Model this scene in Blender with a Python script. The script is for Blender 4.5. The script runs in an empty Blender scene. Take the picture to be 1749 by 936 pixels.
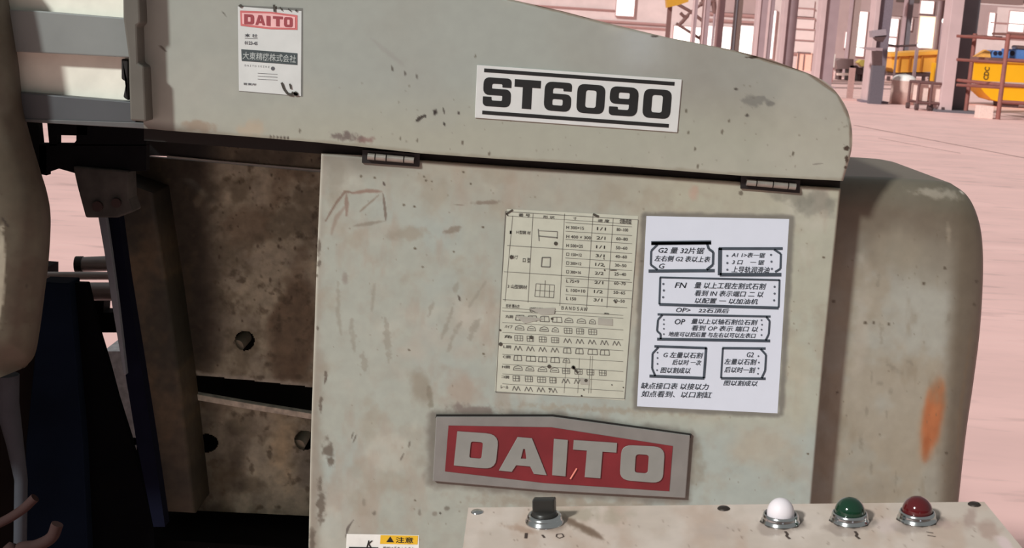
import bpy, bmesh, math, random
import numpy as np
from mathutils import Vector, Matrix

# ------------------------------------------------------------------ camera, world, sun, exposure
F_PX, CX, CY = 2300.0, 874.5, 468.0
CAM_H = 1.5
PITCH = math.atan(425 / F_PX)
ROLL = 0.063
scene = bpy.context.scene
C = scene.collection
cam_data = bpy.data.cameras.new('camera')
cam_data.sensor_fit = 'HORIZONTAL'
cam_data.sensor_width = 36.0
cam_data.lens = 36.0 * F_PX / 1749.0
cam_data.clip_start = 0.05
cam_data.clip_end = 400
cam_data.dof.use_dof = True
cam_data.dof.focus_distance = 2.1
cam_data.dof.aperture_fstop = 22
cam = bpy.data.objects.new('camera', cam_data)
C.objects.link(cam)
ROT = Matrix.Rotation(math.pi / 2 - PITCH, 3, 'X') @ Matrix.Rotation(ROLL, 3, 'Z')
cam.matrix_world = Matrix.Translation((0, 0, CAM_H)) @ ROT.to_4x4()
scene.camera = cam

world = bpy.data.worlds.new('hall_daylight')
scene.world = world
world.use_nodes = True
bg = world.node_tree.nodes['Background']
bg.inputs['Color'].default_value = (0.96, 1.0, 0.98, 1)
bg.inputs['Strength'].default_value = 0.25

sun_data = bpy.data.lights.new('sun', 'SUN')
sun_data.energy = 3.5
sun_data.angle = math.radians(5)
sun_data.color = (0.965, 1.0, 0.97)
sun = bpy.data.objects.new('sun', sun_data)
C.objects.link(sun)
SUN_DIR = Vector((0.62, 0.62, -0.55)).normalized()
sun.rotation_euler = SUN_DIR.to_track_quat('-Z', 'Y').to_euler()
sun.location = (-4, -4, 6)

scene.view_settings.view_transform = 'Standard'
scene.view_settings.look = 'None'
scene.view_settings.gamma = 1
scene.view_settings.exposure = 0.0

# ------------------------------------------------------------------ pixel <-> place
RN = np.array(ROT)
def rays(px, py):
    px = np.asarray(px, float); py = np.asarray(py, float)
    d = np.stack([(px - CX) / F_PX, -(py - CY) / F_PX, -np.ones_like(px)], -1)
    return d @ RN.T
def at(px, py, Y):
    """point on the vertical plane y = Y seen at a photo pixel"""
    d = rays(px, py)
    t = np.asarray(Y, float) / d[..., 1]
    p = d * t[..., None]
    p[..., 2] += CAM_H
    return p
def at_z(px, py, z):
    d = rays(px, py)
    t = (z - CAM_H) / d[..., 2]
    p = d * t[..., None]
    p[..., 2] += CAM_H
    return p
def V(p): return Vector([float(a) for a in p])

# ------------------------------------------------------------------ materials
def lin(c):
    c = np.asarray(c, float) / 255.0
    return np.where(c <= 0.04045, c / 12.92, ((c + 0.055) / 1.055) ** 2.4)
MATS = {}
def mat(name, rgb, rough=0.6, metal=0.0, noise=0.12, scale=30.0, bump=0.0, emit=0.0, spec=0.4, coat=0.0):
    if name in MATS: return MATS[name]
    m = bpy.data.materials.new(name); m.use_nodes = True
    nt = m.node_tree; n = nt.nodes; l = nt.links
    b = n['Principled BSDF']
    col = [float(x) for x in lin(rgb)] + [1]
    b.inputs['Roughness'].default_value = rough
    b.inputs['Metallic'].default_value = metal
    b.inputs['Specular IOR Level'].default_value = spec
    b.inputs['Coat Weight'].default_value = coat
    tc = n.new('ShaderNodeTexCoord'); nz = n.new('ShaderNodeTexNoise')
    nz.inputs['Scale'].default_value = scale; nz.inputs['Detail'].default_value = 5
    l.new(tc.outputs['Object'], nz.inputs['Vector'])
    mx = n.new('ShaderNodeMix'); mx.data_type = 'RGBA'; mx.blend_type = 'MULTIPLY'
    mx.inputs[0].default_value = 1.0
    mr = n.new('ShaderNodeMapRange')
    mr.inputs['From Min'].default_value = 0.3; mr.inputs['From Max'].default_value = 0.7
    mr.inputs['To Min'].default_value = 1 - noise; mr.inputs['To Max'].default_value = 1 + noise * 0.6
    l.new(nz.outputs['Fac'], mr.inputs['Value'])
    mx.inputs[6].default_value = col
    l.new(mr.outputs['Result'], mx.inputs[7])
    l.new(mx.outputs[2], b.inputs['Base Color'])
    if bump:
        bp = n.new('ShaderNodeBump'); bp.inputs['Strength'].default_value = bump; bp.inputs['Distance'].default_value = 0.002
        l.new(nz.outputs['Fac'], bp.inputs['Height']); l.new(bp.outputs['Normal'], b.inputs['Normal'])
    if emit:
        b.inputs['Emission Color'].default_value = col
        b.inputs['Emission Strength'].default_value = emit
    MATS[name] = m
    return m

def paint_mat(name, rough=0.45, noise=0.06, bump=0.25, spec=0.4):
    """worn paint: the base colour (paint, dirt, rust, painted-in shade and highlights) sits in a colour attribute, grain is procedural"""
    m = bpy.data.materials.new(name); m.use_nodes = True
    nt = m.node_tree; n = nt.nodes; l = nt.links
    b = n['Principled BSDF']
    at_ = n.new('ShaderNodeAttribute'); at_.attribute_name = 'wear_and_shade'
    tc = n.new('ShaderNodeTexCoord')
    nz = n.new('ShaderNodeTexNoise'); nz.inputs['Scale'].default_value = 55; nz.inputs['Detail'].default_value = 8
    l.new(tc.outputs['Object'], nz.inputs['Vector'])
    mr = n.new('ShaderNodeMapRange')
    mr.inputs['From Min'].default_value = 0.3; mr.inputs['From Max'].default_value = 0.7
    mr.inputs['To Min'].default_value = 1 - noise; mr.inputs['To Max'].default_value = 1 + noise
    l.new(nz.outputs['Fac'], mr.inputs['Value'])
    mx = n.new('ShaderNodeMix'); mx.data_type = 'RGBA'; mx.blend_type = 'MULTIPLY'; mx.inputs[0].default_value = 1
    l.new(at_.outputs['Color'], mx.inputs[6]); l.new(mr.outputs['Result'], mx.inputs[7])
    l.new(mx.outputs[2], b.inputs['Base Color'])
    b.inputs['Roughness'].default_value = rough
    b.inputs['Specular IOR Level'].default_value = spec
    bp = n.new('ShaderNodeBump'); bp.inputs['Strength'].default_value = bump; bp.inputs['Distance'].default_value = 0.0006
    nz2 = n.new('ShaderNodeTexNoise'); nz2.inputs['Scale'].default_value = 18; nz2.inputs['Detail'].default_value = 4
    l.new(tc.outputs['Object'], nz2.inputs['Vector'])
    l.new(nz2.outputs['Fac'], bp.inputs['Height']); l.new(bp.outputs['Normal'], b.inputs['Normal'])
    return m

# ------------------------------------------------------------------ object helpers
def wloc(o):
    p = Vector((0, 0, 0))
    while o is not None:
        p += o.location; o = o.parent
    return p
def tag(o, label=None, cat=None, group=None, kind=None):
    if label: o['label'] = label
    if cat: o['category'] = cat
    if group: o['group'] = group
    if kind: o['kind'] = kind
    return o
def thing(name, label, cat, loc, group=None):
    o = bpy.data.objects.new(name, None); C.objects.link(o)
    o.location = V(loc); o.empty_display_size = 0.05
    return tag(o, label, cat, group)
def link_mesh(name, me, parent, m, origin=None):
    """me has world coordinates; the origin moves to the middle of the bounding box"""
    co = np.empty(len(me.vertices) * 3); me.vertices.foreach_get('co', co); co = co.reshape(-1, 3)
    if origin is None: origin = (co.min(0) + co.max(0)) / 2
    co -= np.asarray(origin)
    me.vertices.foreach_set('co', co.ravel()); me.update()
    o = bpy.data.objects.new(name, me); C.objects.link(o)
    if m is not None:
        for mm in (m if isinstance(m, (list, tuple)) else [m]): me.materials.append(mm)
    if parent is not None:
        o.parent = parent; o.location = V(origin) - wloc(parent)
    else:
        o.location = V(origin)
    return o

class MB:
    """collects shapes in world coordinates"""
    def __init__(s): s.v = []; s.f = []; s.mi = []; s.sm = []
    def add(s, vs, fs, mi=0, smooth=False):
        k = len(s.v); s.v += [tuple(float(a) for a in v) for v in vs]
        s.f += [tuple(i + k for i in f) for f in fs]; s.mi += [mi] * len(fs); s.sm += [smooth] * len(fs)
        return s
    def box(s, x0, x1, y0, y1, z0, z1, mi=0):
        vs = [(x, y, z) for z in (z0, z1) for y in (y0, y1) for x in (x0, x1)]
        return s.add(vs, [(0, 2, 3, 1), (4, 5, 7, 6), (0, 1, 5, 4), (1, 3, 7, 5), (3, 2, 6, 7), (2, 0, 4, 6)], mi)
    def hexa(s, a, b, mi=0):
        """a, b: matching rings of points, joined into a closed prism (a in front)"""
        n = len(a)
        return s.add(list(a) + list(b), [tuple(range(n))[::-1], tuple(range(n, 2 * n))] + [(i, (i + 1) % n, n + (i + 1) % n, n + i) for i in range(n)], mi)
    def pxprism(s, pts, Y, depth, mi=0):
        a = at([p[0] for p in pts], [p[1] for p in pts], Y)
        b = a.copy(); b[:, 1] += depth
        return s.hexa([tuple(p) for p in a], [tuple(p) for p in b], mi)
    def tube(s, pts, r, n=10, mi=0, caps=True):
        pts = [Vector(p) for p in pts]; rr = r if isinstance(r, (list, tuple)) else [r] * len(pts)
        rings = []; prev = None
        for i, p in enumerate(pts):
            t = (pts[min(i + 1, len(pts) - 1)] - pts[max(i - 1, 0)]).normalized()
            if prev is None:
                a = t.orthogonal().normalized()
            else:
                a = (prev - t * prev.dot(t)).normalized()
            prev = a; b = t.cross(a)
            rings.append([p + (a * math.cos(2 * math.pi * k / n) + b * math.sin(2 * math.pi * k / n)) * rr[i] for k in range(n)])
        vs = [v for r_ in rings for v in r_]; fs = []
        for i in range(len(pts) - 1):
            for k in range(n):
                fs.append((i * n + k, i * n + (k + 1) % n, (i + 1) * n + (k + 1) % n, (i + 1) * n + k))
        s.add(vs, fs, mi, True)
        if caps:
            s.add(rings[0], [tuple(range(n))[::-1]], mi); s.add(rings[-1], [tuple(range(n))], mi)
        return s
    def lathe(s, base, axis, ref, prof, n=40, mi=0):
        """prof: (radius, height) pairs from the base upwards"""
        axis = Vector(axis).normalized(); a = (Vector(ref) - axis * Vector(ref).dot(axis)).normalized(); b = axis.cross(a); base = Vector(base)
        vs = []; fs = []
        for r, h in prof:
            for k in range(n):
                t = 2 * math.pi * k / n
                vs.append(base + axis * h + (a * math.cos(t) + b * math.sin(t)) * max(r, 1e-5))
        for i in range(len(prof) - 1):
            for k in range(n):
                fs.append((i * n + k, i * n + (k + 1) % n, (i + 1) * n + (k + 1) % n, (i + 1) * n + k))
        return s.add(vs, fs, mi, True)
    def build(s, name, m, parent=None, bevel=0.0, seg=2):
        me = bpy.data.meshes.new(name); me.from_pydata(s.v, [], s.f)
        me.polygons.foreach_set('material_index', s.mi); me.polygons.foreach_set('use_smooth', s.sm)
        me.update()
        o = link_mesh(name, me, parent, m)
        if bevel:
            bm = bmesh.new(); bm.from_mesh(me)
            bmesh.ops.recalc_face_normals(bm, faces=bm.faces); bm.to_mesh(me); bm.free()
            md = o.modifiers.new('bevel', 'BEVEL'); md.width = bevel; md.segments = seg; md.limit_method = 'ANGLE'
        return o

# ------------------------------------------------------------------ painted sheets
_rs = np.random.RandomState(7)
_LAT = _rs.rand(256, 256)
def vnoise(x, y):
    xi = np.floor(x).astype(int); yi = np.floor(y).astype(int); fx = x - xi; fy = y - yi
    fx = fx * fx * (3 - 2 * fx); fy = fy * fy * (3 - 2 * fy)
    g = lambda a, b: _LAT[(a) & 255, (b) & 255]
    return (g(xi, yi) * (1 - fx) + g(xi + 1, yi) * fx) * (1 - fy) + (g(xi, yi + 1) * (1 - fx) + g(xi + 1, yi + 1) * fx) * fy
def fbm(x, y, size, seed=0, octv=4, sx=1.0, sy=1.0):
    x = np.asarray(x) / size * sx + seed * 17.3; y = np.asarray(y) / size * sy + seed * 31.7
    t = 0; a = 1; s_ = 0
    for _ in range(octv):
        t = t + a * vnoise(x, y); s_ += a; a *= 0.55; x = x * 2.03 + 5.1; y = y * 2.03 + 9.7
    return t / s_
def sstep(a, b, x):
    t = np.clip((x - a) / (b - a), 0, 1); return t * t * (3 - 2 * t)

class Paint:
    def __init__(s, X, Y, base):
        s.X = X; s.Y = Y; s.c = np.ones(X.shape + (3,)) * np.asarray(base, float)
    def mix(s, m, col):
        s.c += (np.asarray(col, float) - s.c) * np.clip(m, 0, 1)[..., None]; return s
    def clouds(s, col, size, lo, hi, a, seed, sx=1, sy=1):
        return s.mix(a * sstep(lo, hi, fbm(s.X, s.Y, size, seed, 5, sx, sy)), col)
    def blob(s, cx, cy, rx, ry, ang, col, a, soft=0.6, rag=0.5, seed=1):
        t = math.radians(ang); dx = s.X - cx; dy = s.Y - cy
        u = (dx * math.cos(t) + dy * math.sin(t)) / rx; v = (-dx * math.sin(t) + dy * math.cos(t)) / ry
        d = np.sqrt(u * u + v * v)
        d = d + (fbm(s.X, s.Y, max(6, min(rx, ry) * 0.9), seed + int(cx), 4) - 0.5) * 2 * rag
        return s.mix(a * (1 - sstep(1 - soft, 1.0, d)), col)
    def stroke(s, pts, w, col, a, soft=1.0, rag=0.6):
        dmin = np.full(s.X.shape, 1e9); nseg = len(pts) - 1
        for ii, ((x0, y0), (x1, y1)) in enumerate(zip(pts[:-1], pts[1:])):
            dx, dy = x1 - x0, y1 - y0; L = dx * dx + dy * dy + 1e-9
            t = np.clip(((s.X - x0) * dx + (s.Y - y0) * dy) / L, 0, 1)
            tt = (ii + t) / nseg; grow = (1 - np.sqrt(np.clip(np.sin(np.pi * (0.08 + 0.84 * tt)), 0, 1))) * w * 0.8
            dmin = np.minimum(dmin, np.hypot(s.X - x0 - t * dx, s.Y - y0 - t * dy) + grow)
        dmin = dmin + (fbm(s.X, s.Y, 7, int(pts[0][0]), 3) - 0.5) * rag * w
        return s.mix(a * (1 - sstep(w * 0.5 - soft * 0.5, w * 0.5 + soft, dmin)), col)
    def specks(s, n, x0, x1, y0, y1, col, a, seed=3, rmin=0.8, rmax=2.2):
        rnd = random.Random(seed)
        for _ in range(n):
            cx = rnd.uniform(x0, x1); cy = rnd.uniform(y0, y1); r = rnd.uniform(rmin, rmax)
            near = (np.abs(s.X - cx) < r * 3) & (np.abs(s.Y - cy) < r * 3)
            if not near.any(): continue
            d = np.hypot((s.X[near] - cx), (s.Y[near] - cy) * rnd.uniform(0.5, 1)) / r
            k = (a * rnd.uniform(0.4, 1) * (1 - sstep(0.4, 1.1, d)))[:, None]
            s.c[near] += (np.asarray(col, float) - s.c[near]) * k
        return s

def resample(pts, n):
    p = np.array(pts, float); d = np.r_[0, np.cumsum(np.hypot(*np.diff(p, axis=0).T))]
    t = np.linspace(0, d[-1], n)
    return np.stack([np.interp(t, d, p[:, 0]), np.interp(t, d, p[:, 1])], -1)
def smooth_line(pts, k=8):
    """Catmull-Rom through the points"""
    P = [np.array(p, float) for p in pts]; P = [2 * P[0] - P[1]] + P + [2 * P[-1] - P[-2]]; out = []
    for i in range(1, len(P) - 2):
        for j in range(k):
            t = j / k; a, b, c, d = P[i - 1:i + 3]
            out.append(0.5 * ((2 * b) + (c - a) * t + (2 * a - 5 * b + 4 * c - d) * t * t + (3 * b - a - 3 * c + d) * t ** 3))
    out.append(P[-2]); return [tuple(q) for q in out]
def seg_dist(X, Y, line):
    d = np.full(X.shape, 1e9)
    for (x0, y0), (x1, y1) in zip(line[:-1], line[1:]):
        dx, dy = x1 - x0, y1 - y0; L = dx * dx + dy * dy + 1e-9
        t = np.clip(((X - x0) * dx + (Y - y0) * dy) / L, 0, 1)
        d = np.minimum(d, np.hypot(X - x0 - t * dx, Y - y0 - t * dy))
    return d
def sheet(name, top, bottom, left, right, nu, nv, Y0, paint, m, parent, depth, rounded=(), radius_px=6, scale=1111.0, hole=None, relief=None):
    """steel sheet spanned by four edge lines (Coons patch), turned-back rim, optional rounded edges and cut-outs"""
    T = resample(top, nu); B = resample(bottom, nu); Lf = resample(left, nv); R = resample(right, nv)
    u = np.linspace(0, 1, nu)[None, :, None]; v = np.linspace(0, 1, nv)[:, None, None]
    P = (1 - v) * T[None] + v * B[None] + (1 - u) * Lf[:, None] + u * R[:, None] \
        - ((1 - u) * (1 - v) * T[0] + u * (1 - v) * T[-1] + (1 - u) * v * B[0] + u * v * B[-1])
    X, Y = P[..., 0], P[..., 1]
    yy = np.full(X.shape, float(Y0))
    for ln in rounded:
        d = np.clip(seg_dist(X, Y, ln), 0, radius_px)
        r = radius_px / scale; q = (radius_px - d) / scale
        yy = np.maximum(yy, Y0 + r - np.sqrt(np.maximum(r * r - q * q * 0.98, 0)))
    if relief is not None: yy = yy + relief(X, Y)
    W = at(X, Y, yy)
    pc = Paint(X, Y, (160, 158, 145)); paint(pc)
    col = lin(np.clip(pc.c, 0, 255))
    idx = np.arange(nu * nv).reshape(nv, nu)
    q = np.stack([idx[:-1, :-1], idx[1:, :-1], idx[1:, 1:], idx[:-1, 1:]], -1).reshape(-1, 4)
    if hole is not None:
        cx = (X[:-1, :-1] + X[1:, 1:]) / 2; cy = (Y[:-1, :-1] + Y[1:, 1:]) / 2
        q = q[~hole(cx, cy).ravel()]
    ring = np.r_[idx[0, :], idx[1:, -1], idx[-1, -2::-1], idx[-2:0, 0]]
    V1 = W.reshape(-1, 3); col = col.reshape(-1, 3)
    Vf = V1[ring]; Vb = Vf.copy(); Vb[:, 1] = Y0 + depth
    n0 = len(V1); k = len(ring); a = np.arange(k); b = (a + 1) % k
    sk = np.stack([n0 + a, n0 + b, n0 + k + b, n0 + k + a], -1)
    verts = np.vstack([V1, Vf, Vb]); cols = np.vstack([col, col[ring], col[ring]])
    faces = np.vstack([q, sk])
    me = bpy.data.meshes.new(name)
    me.vertices.add(len(verts)); me.vertices.foreach_set('co', verts.ravel())
    me.loops.add(faces.size); me.loops.foreach_set('vertex_index', faces.ravel())
    me.polygons.add(len(faces))
    me.polygons.foreach_set('loop_start', np.arange(0, faces.size, 4))
    me.polygons.foreach_set('loop_total', np.full(len(faces), 4))
    me.update(calc_edges=True); me.validate()
    me.polygons.foreach_set('use_smooth', np.ones(len(me.polygons), bool))
    ca = me.color_attributes.new('wear_and_shade', 'FLOAT_COLOR', 'POINT')
    ca.data.foreach_set('color', np.hstack([cols, np.ones((len(cols), 1))]).ravel())
    return link_mesh(name, me, parent, m)

# ------------------------------------------------------------------ lettering
def fillet(poly, rad, k=5):
    out = []; n = len(poly)
    for i in range(n):
        p = Vector(poly[i]); a = Vector(poly[i - 1]); b = Vector(poly[(i + 1) % n])
        r = rad[i] if isinstance(rad, (list, tuple)) else rad
        if r <= 0: out.append(tuple(p)); continue
        da = (a - p); db = (b - p); r = min(r, da.length * 0.49, db.length * 0.49)
        p0 = p + da.normalized() * r; p1 = p + db.normalized() * r
        for j in range(k + 1):
            t = j / k; q = p0 * (1 - t) ** 2 + p * 2 * t * (1 - t) + p1 * t * t; out.append(tuple(q))
    return out
def rrect(x0, y0, x1, y1, r): return fillet([(x0, y0), (x1, y0), (x1, y1), (x0, y1)], r)
SIX = [(1, .70), (.69, .70), (.69, .79), (.31, .79), (.31, .60), (1, .60), (1, 0), (0, 0), (0, 1), (1, 1)]
SIXR = [.03, .03, .08, .08, .03, .22, .25, .28, .28, .22]
GLYPH = {
 'D': [fillet([(0, 0), (1, 0), (1, 1), (0, 1)], [.02, .3, .3, .02]), rrect(.35, .26, .64, .74, .06)],
 'A': [[(0, 0), (.27, 0), (.35, .2), (.65, .2), (.73, 0), (1, 0), (.68, 1), (.32, 1)], [(.44, .40), (.56, .40), (.52, .68), (.48, .68)]],
 'I': [[(0, 0), (1, 0), (1, 1), (0, 1)]],
 'T': [[(.32, 0), (.68, 0), (.68, .74), (1, .74), (1, 1), (0, 1), (0, .74), (.32, .74)]],
 'O': [rrect(0, 0, 1, 1, .26), rrect(.34, .24, .64, .76, .08)],
 '0': [rrect(0, 0, 1, 1, .26), rrect(.31, .2, .69, .8, .1)],
 'S': [fillet([(1, .68), (.68, .68), (.68, .79), (.31, .79), (.31, .62), (1, .62), (1, 0), (0, 0), (0, .33), (.31, .33), (.31, .21), (.69, .21), (.69, .39), (0, .39), (0, 1), (1, 1)],
        [.02, .02, .08, .08, .03, .22, .24, .22, .02, .02, .06, .06, .03, .22, .24, .22])],
 '6': [fillet(SIX, SIXR), rrect(.31, .2, .69, .41, .06)],
 '9': [fillet([(1 - x, 1 - y) for x, y in SIX], SIXR), rrect(.31, .59, .69, .8, .06)],
}
def curve_mesh(polys):
    cu = bpy.data.curves.new('outline', 'CURVE'); cu.dimensions = '2D'; cu.fill_mode = 'BOTH'
    for p in polys:
        s_ = cu.splines.new('POLY'); s_.points.add(len(p) - 1)
        for i, q in enumerate(p): s_.points[i].co = (q[0], q[1], 0, 1)
        s_.use_cyclic_u = True
    o = bpy.data.objects.new('outline', cu); me = bpy.data.meshes.new_from_object(o)
    v = [tuple(x.co[:2]) for x in me.vertices]; f = [tuple(p.vertices) for p in me.polygons]
    bpy.data.objects.remove(o); bpy.data.meshes.remove(me); bpy.data.curves.remove(cu)
    return v, f
_TXT = {}
def text_mesh(body, bold=0.0, shear=0.0):
    key = (body, bold, shear)
    if key in _TXT: return _TXT[key]
    cu = bpy.data.curves.new('words', 'FONT'); cu.body = body; cu.resolution_u = 2; cu.offset = bold; cu.shear = shear
    o = bpy.data.objects.new('words', cu); me = bpy.data.meshes.new_from_object(o)
    v = np.array([x.co[:2] for x in me.vertices]) if len(me.vertices) else np.zeros((0, 2)); f = [tuple(p.vertices) for p in me.polygons]
    bpy.data.objects.remove(o); bpy.data.meshes.remove(me); bpy.data.curves.remove(cu)
    if len(v):
        v = (v - v.min(0)) / np.maximum(v.max(0) - v.min(0), 1e-6)
    _TXT[key] = ([tuple(a) for a in v], f)
    return _TXT[key]
def quad_map(v, quad):
    """quad: tl, tr, br, bl in pixels; v: unit coordinates, y up"""
    tl, tr, br, bl = [np.array(q, float) for q in quad]
    x = np.array([a[0] for a in v])[:, None]; y = np.array([a[1] for a in v])[:, None]
    return (tl * (1 - x) + tr * x) * y + (bl * (1 - x) + br * x) * (1 - y)
class Print(MB):
    """flat print or raised lettering on the plane Y"""
    def shape(s, v, f, quad, Y, thick=0.0, mi=0):
        P = quad_map(v, quad); W = at(P[:, 0], P[:, 1], Y - thick)
        n = len(v); vs = [tuple(w) for w in W]
        # orient all front faces towards the camera
        ff = []
        for a in f:
            p0, p1, p2 = W[a[0]], W[a[1]], W[a[2]]
            ff.append(a if np.cross(p1 - p0, p2 - p0)[1] < 0 else a[::-1])
        if thick > 0:
            cnt = {}
            for a in ff:
                for i in range(len(a)):
                    cnt[(a[i], a[(i + 1) % len(a)])] = 1
            side = [(j, i, i + n, j + n) for (i, j) in cnt if (j, i) not in cnt]
            back = W.copy(); back[:, 1] += thick
            s.add(vs + [tuple(b) for b in back], ff + side, mi)
        else:
            s.add(vs, ff, mi)
        return s
    def glyph(s, ch, quad, Y, thick=0.0, mi=0):
        v, f = curve_mesh(GLYPH[ch]); return s.shape(v, f, quad, Y, thick, mi)
    def poly(s, pts, Y, thick=0.0, mi=0):
        W = at([p[0] for p in pts], [p[1] for p in pts], Y - thick)
        v, f = curve_mesh([[(p[0], -p[1]) for p in pts]])
        W = at([a[0] for a in v], [-a[1] for a in v], Y - thick)
        n = len(v); ff = [a if np.cross(W[a[1]] - W[a[0]], W[a[2]] - W[a[0]])[1] < 0 else a[::-1] for a in f]
        if thick > 0:
            cnt = {(a[i], a[(i + 1) % len(a)]) for a in ff for i in range(len(a))}
            side = [(j, i, i + n, j + n) for (i, j) in cnt if (j, i) not in cnt]
            b = W.copy(); b[:, 1] += thick
            return s.add([tuple(w) for w in W] + [tuple(w) for w in b], ff + side, mi)
        return s.add([tuple(w) for w in W], ff, mi)
    def line(s, x0, y0, x1, y1, w, Y, mi=0):
        L = math.hypot(x1 - x0, y1 - y0) or 1; nx, ny = -(y1 - y0) / L * w / 2, (x1 - x0) / L * w / 2
        P = [(x0 + nx, y0 + ny), (x1 + nx, y1 + ny), (x1 - nx, y1 - ny), (x0 - nx, y0 - ny)]
        W = at([p[0] for p in P], [p[1] for p in P], Y)
        a = (0, 1, 2, 3) if np.cross(W[1] - W[0], W[2] - W[0])[1] < 0 else (3, 2, 1, 0)
        return s.add([tuple(p) for p in W], [a], mi)
    def pline(s, pts, w, Y, mi=0):
        for a, b in zip(pts[:-1], pts[1:]): s.line(a[0], a[1], b[0], b[1], w, Y, mi)
        return s
    def words(s, body, x, y, h, w, Y, slope=0.05, bold=0.0, shear=0.0, mi=0):
        """top-left pixel x, y; width w, height h; lines run along the slope of the sheet"""
        v, f = text_mesh(body, bold, shear)
        if not v: return s
        q = [(x, y), (x + w, y + slope * w), (x + w - slope * h, y + slope * w + h), (x - slope * h, y + h)]
        return s.shape(v, f, q, Y, 0, mi)
    def dot(s, x, y, r, Y, mi=0):
        return s.poly([(x + r * math.cos(k * math.pi / 4), y + r * math.sin(k * math.pi / 4)) for k in range(8)], Y, 0, mi)

# ================================================================== SETTING
m_floor = mat('pink_concrete_floor', (253, 204, 198), 0.6, 0, 0.13, 0.9, 0.0)
nt = m_floor.node_tree
nzs = [n for n in nt.nodes if n.type == 'TEX_NOISE'][0]
nzs.inputs['Scale'].default_value = 0.8; nzs.inputs['Detail'].default_value = 9; nzs.inputs['Roughness'].default_value = 0.62
tcf = [n for n in nt.nodes if n.type == 'TEX_COORD'][0]
mp_ = nt.nodes.new('ShaderNodeMapping'); mp_.inputs['Scale'].default_value = (0.5, 1.6, 1); mp_.inputs['Rotation'].default_value = (0, 0, 0.5)
nt.links.new(tcf.outputs['Object'], mp_.inputs['Vector']); nt.links.new(mp_.outputs['Vector'], nzs.inputs['Vector'])
n2 = nt.nodes.new('ShaderNodeTexNoise'); n2.inputs['Scale'].default_value = 5.0; n2.inputs['Detail'].default_value = 6
nt.links.new(mp_.outputs['Vector'], n2.inputs['Vector'])
r2 = nt.nodes.new('ShaderNodeMapRange'); r2.inputs['From Min'].default_value = .56; r2.inputs['From Max'].default_value = .72; r2.inputs['To Min'].default_value = 1.0; r2.inputs['To Max'].default_value = .78
nt.links.new(n2.outputs['Fac'], r2.inputs['Value'])
mx_ = [n for n in nt.nodes if n.type == 'MIX'][0]; bs = nt.nodes['Principled BSDF']
m3 = nt.nodes.new('ShaderNodeMix'); m3.data_type = 'RGBA'; m3.blend_type = 'MULTIPLY'; m3.inputs[0].default_value = 1
nt.links.new(mx_.outputs[2], m3.inputs[6]); nt.links.new(r2.outputs['Result'], m3.inputs[7]); nt.links.new(m3.outputs[2], bs.inputs['Base Color'])
FL = MB(); FL.box(-60, 90, -26, 76, -0.2, 0.0)
floor = tag(FL.build('floor', m_floor), kind='structure')
m_joint = mat('floor_joint_dirt', (138, 100, 96), 0.8)
def joint(p0, p1, w=0.03):
    a = at_z(p0[0], p0[1], 0); b = at_z(p1[0], p1[1], 0); d = (b - a) / np.linalg.norm(b - a); n_ = np.array([-d[1], d[0], 0]) * w
    k = MB(); k.hexa([a + n_ + [0, 0, .003], b + n_ + [0, 0, .003], b - n_ + [0, 0, .003], a - n_ + [0, 0, .003]],
                     [a + n_ - [0, 0, .01], b + n_ - [0, 0, .01], b - n_ - [0, 0, .01], a - n_ - [0, 0, .01]])
    return k.build('floor_joint', m_joint, floor)
joint((1459, 214), (1760, 272), 0.02)
joint((1500, 236), (1640, 262), 0.008)

YW = 76.0
YF = -25.0
m_wall = mat('pink_wall_cladding', (220, 198, 195), 0.8, 0, 0.08, 2)
m_wall2 = mat('pale_wall_panel', (232, 208, 204), 0.8, 0, 0.05, 2)
m_rail = mat('wall_rail_mauve', (176, 136, 132), 0.7)
m_day = mat('window_daylight', (255, 253, 246), 0.5, emit=1.25, noise=0.0)
m_warm = mat('window_daylight_warm', (255, 246, 205), 0.5, emit=0.9, noise=0.0)
def world_rect(x0, y0, x1, y1, Y):
    a = at((x0 + x1) / 2, (y0 + y1) / 2, Y); dx = at(x1, (y0 + y1) / 2, Y)[0] - at(x0, (y0 + y1) / 2, Y)[0]
    dz = at((x0 + x1) / 2, y0, Y)[2] - at((x0 + x1) / 2, y1, Y)[2]
    return a[0] - dx / 2, a[0] + dx / 2, a[2] - dz / 2, a[2] + dz / 2
W_ = MB(); W_.box(-60, 90, YW, YW + 0.3, 0, 14)
wall_back = tag(W_.build('wall_back', m_wall), kind='structure')
for (y, x0, x1, w) in [(34, 880, 1140, 3), (41, 880, 1140, 2), (12, 880, 1050, 1.5), (25, 1205, 1300, 4), (36, 1205, 1300, 4), (31, 1350, 1392, 3), (50, 1350, 1392, 2.5), (69, 1350, 1392, 2.5), (14, 1350, 1392, 2), (92, 1350, 1392, 3), (40, 1690, 1749, 2)]:
    a = world_rect(x0, y - w / 2, x1, y + w / 2, YW); k = MB(); k.box(a[0], a[1], YW - 0.12, YW, a[2], a[3]); k.build('wall_rail', m_rail, wall_back)
m_taupe = mat('wall_taupe', (178, 152, 150), .8, 0, .08, 1.5); m_taupe2 = mat('wall_taupe_dark', (146, 122, 120), .8, 0, .10, 1.5); m_roofd = mat('roof_shade_brown', (92, 76, 72), .8, 0, .12, 1.5)
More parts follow.
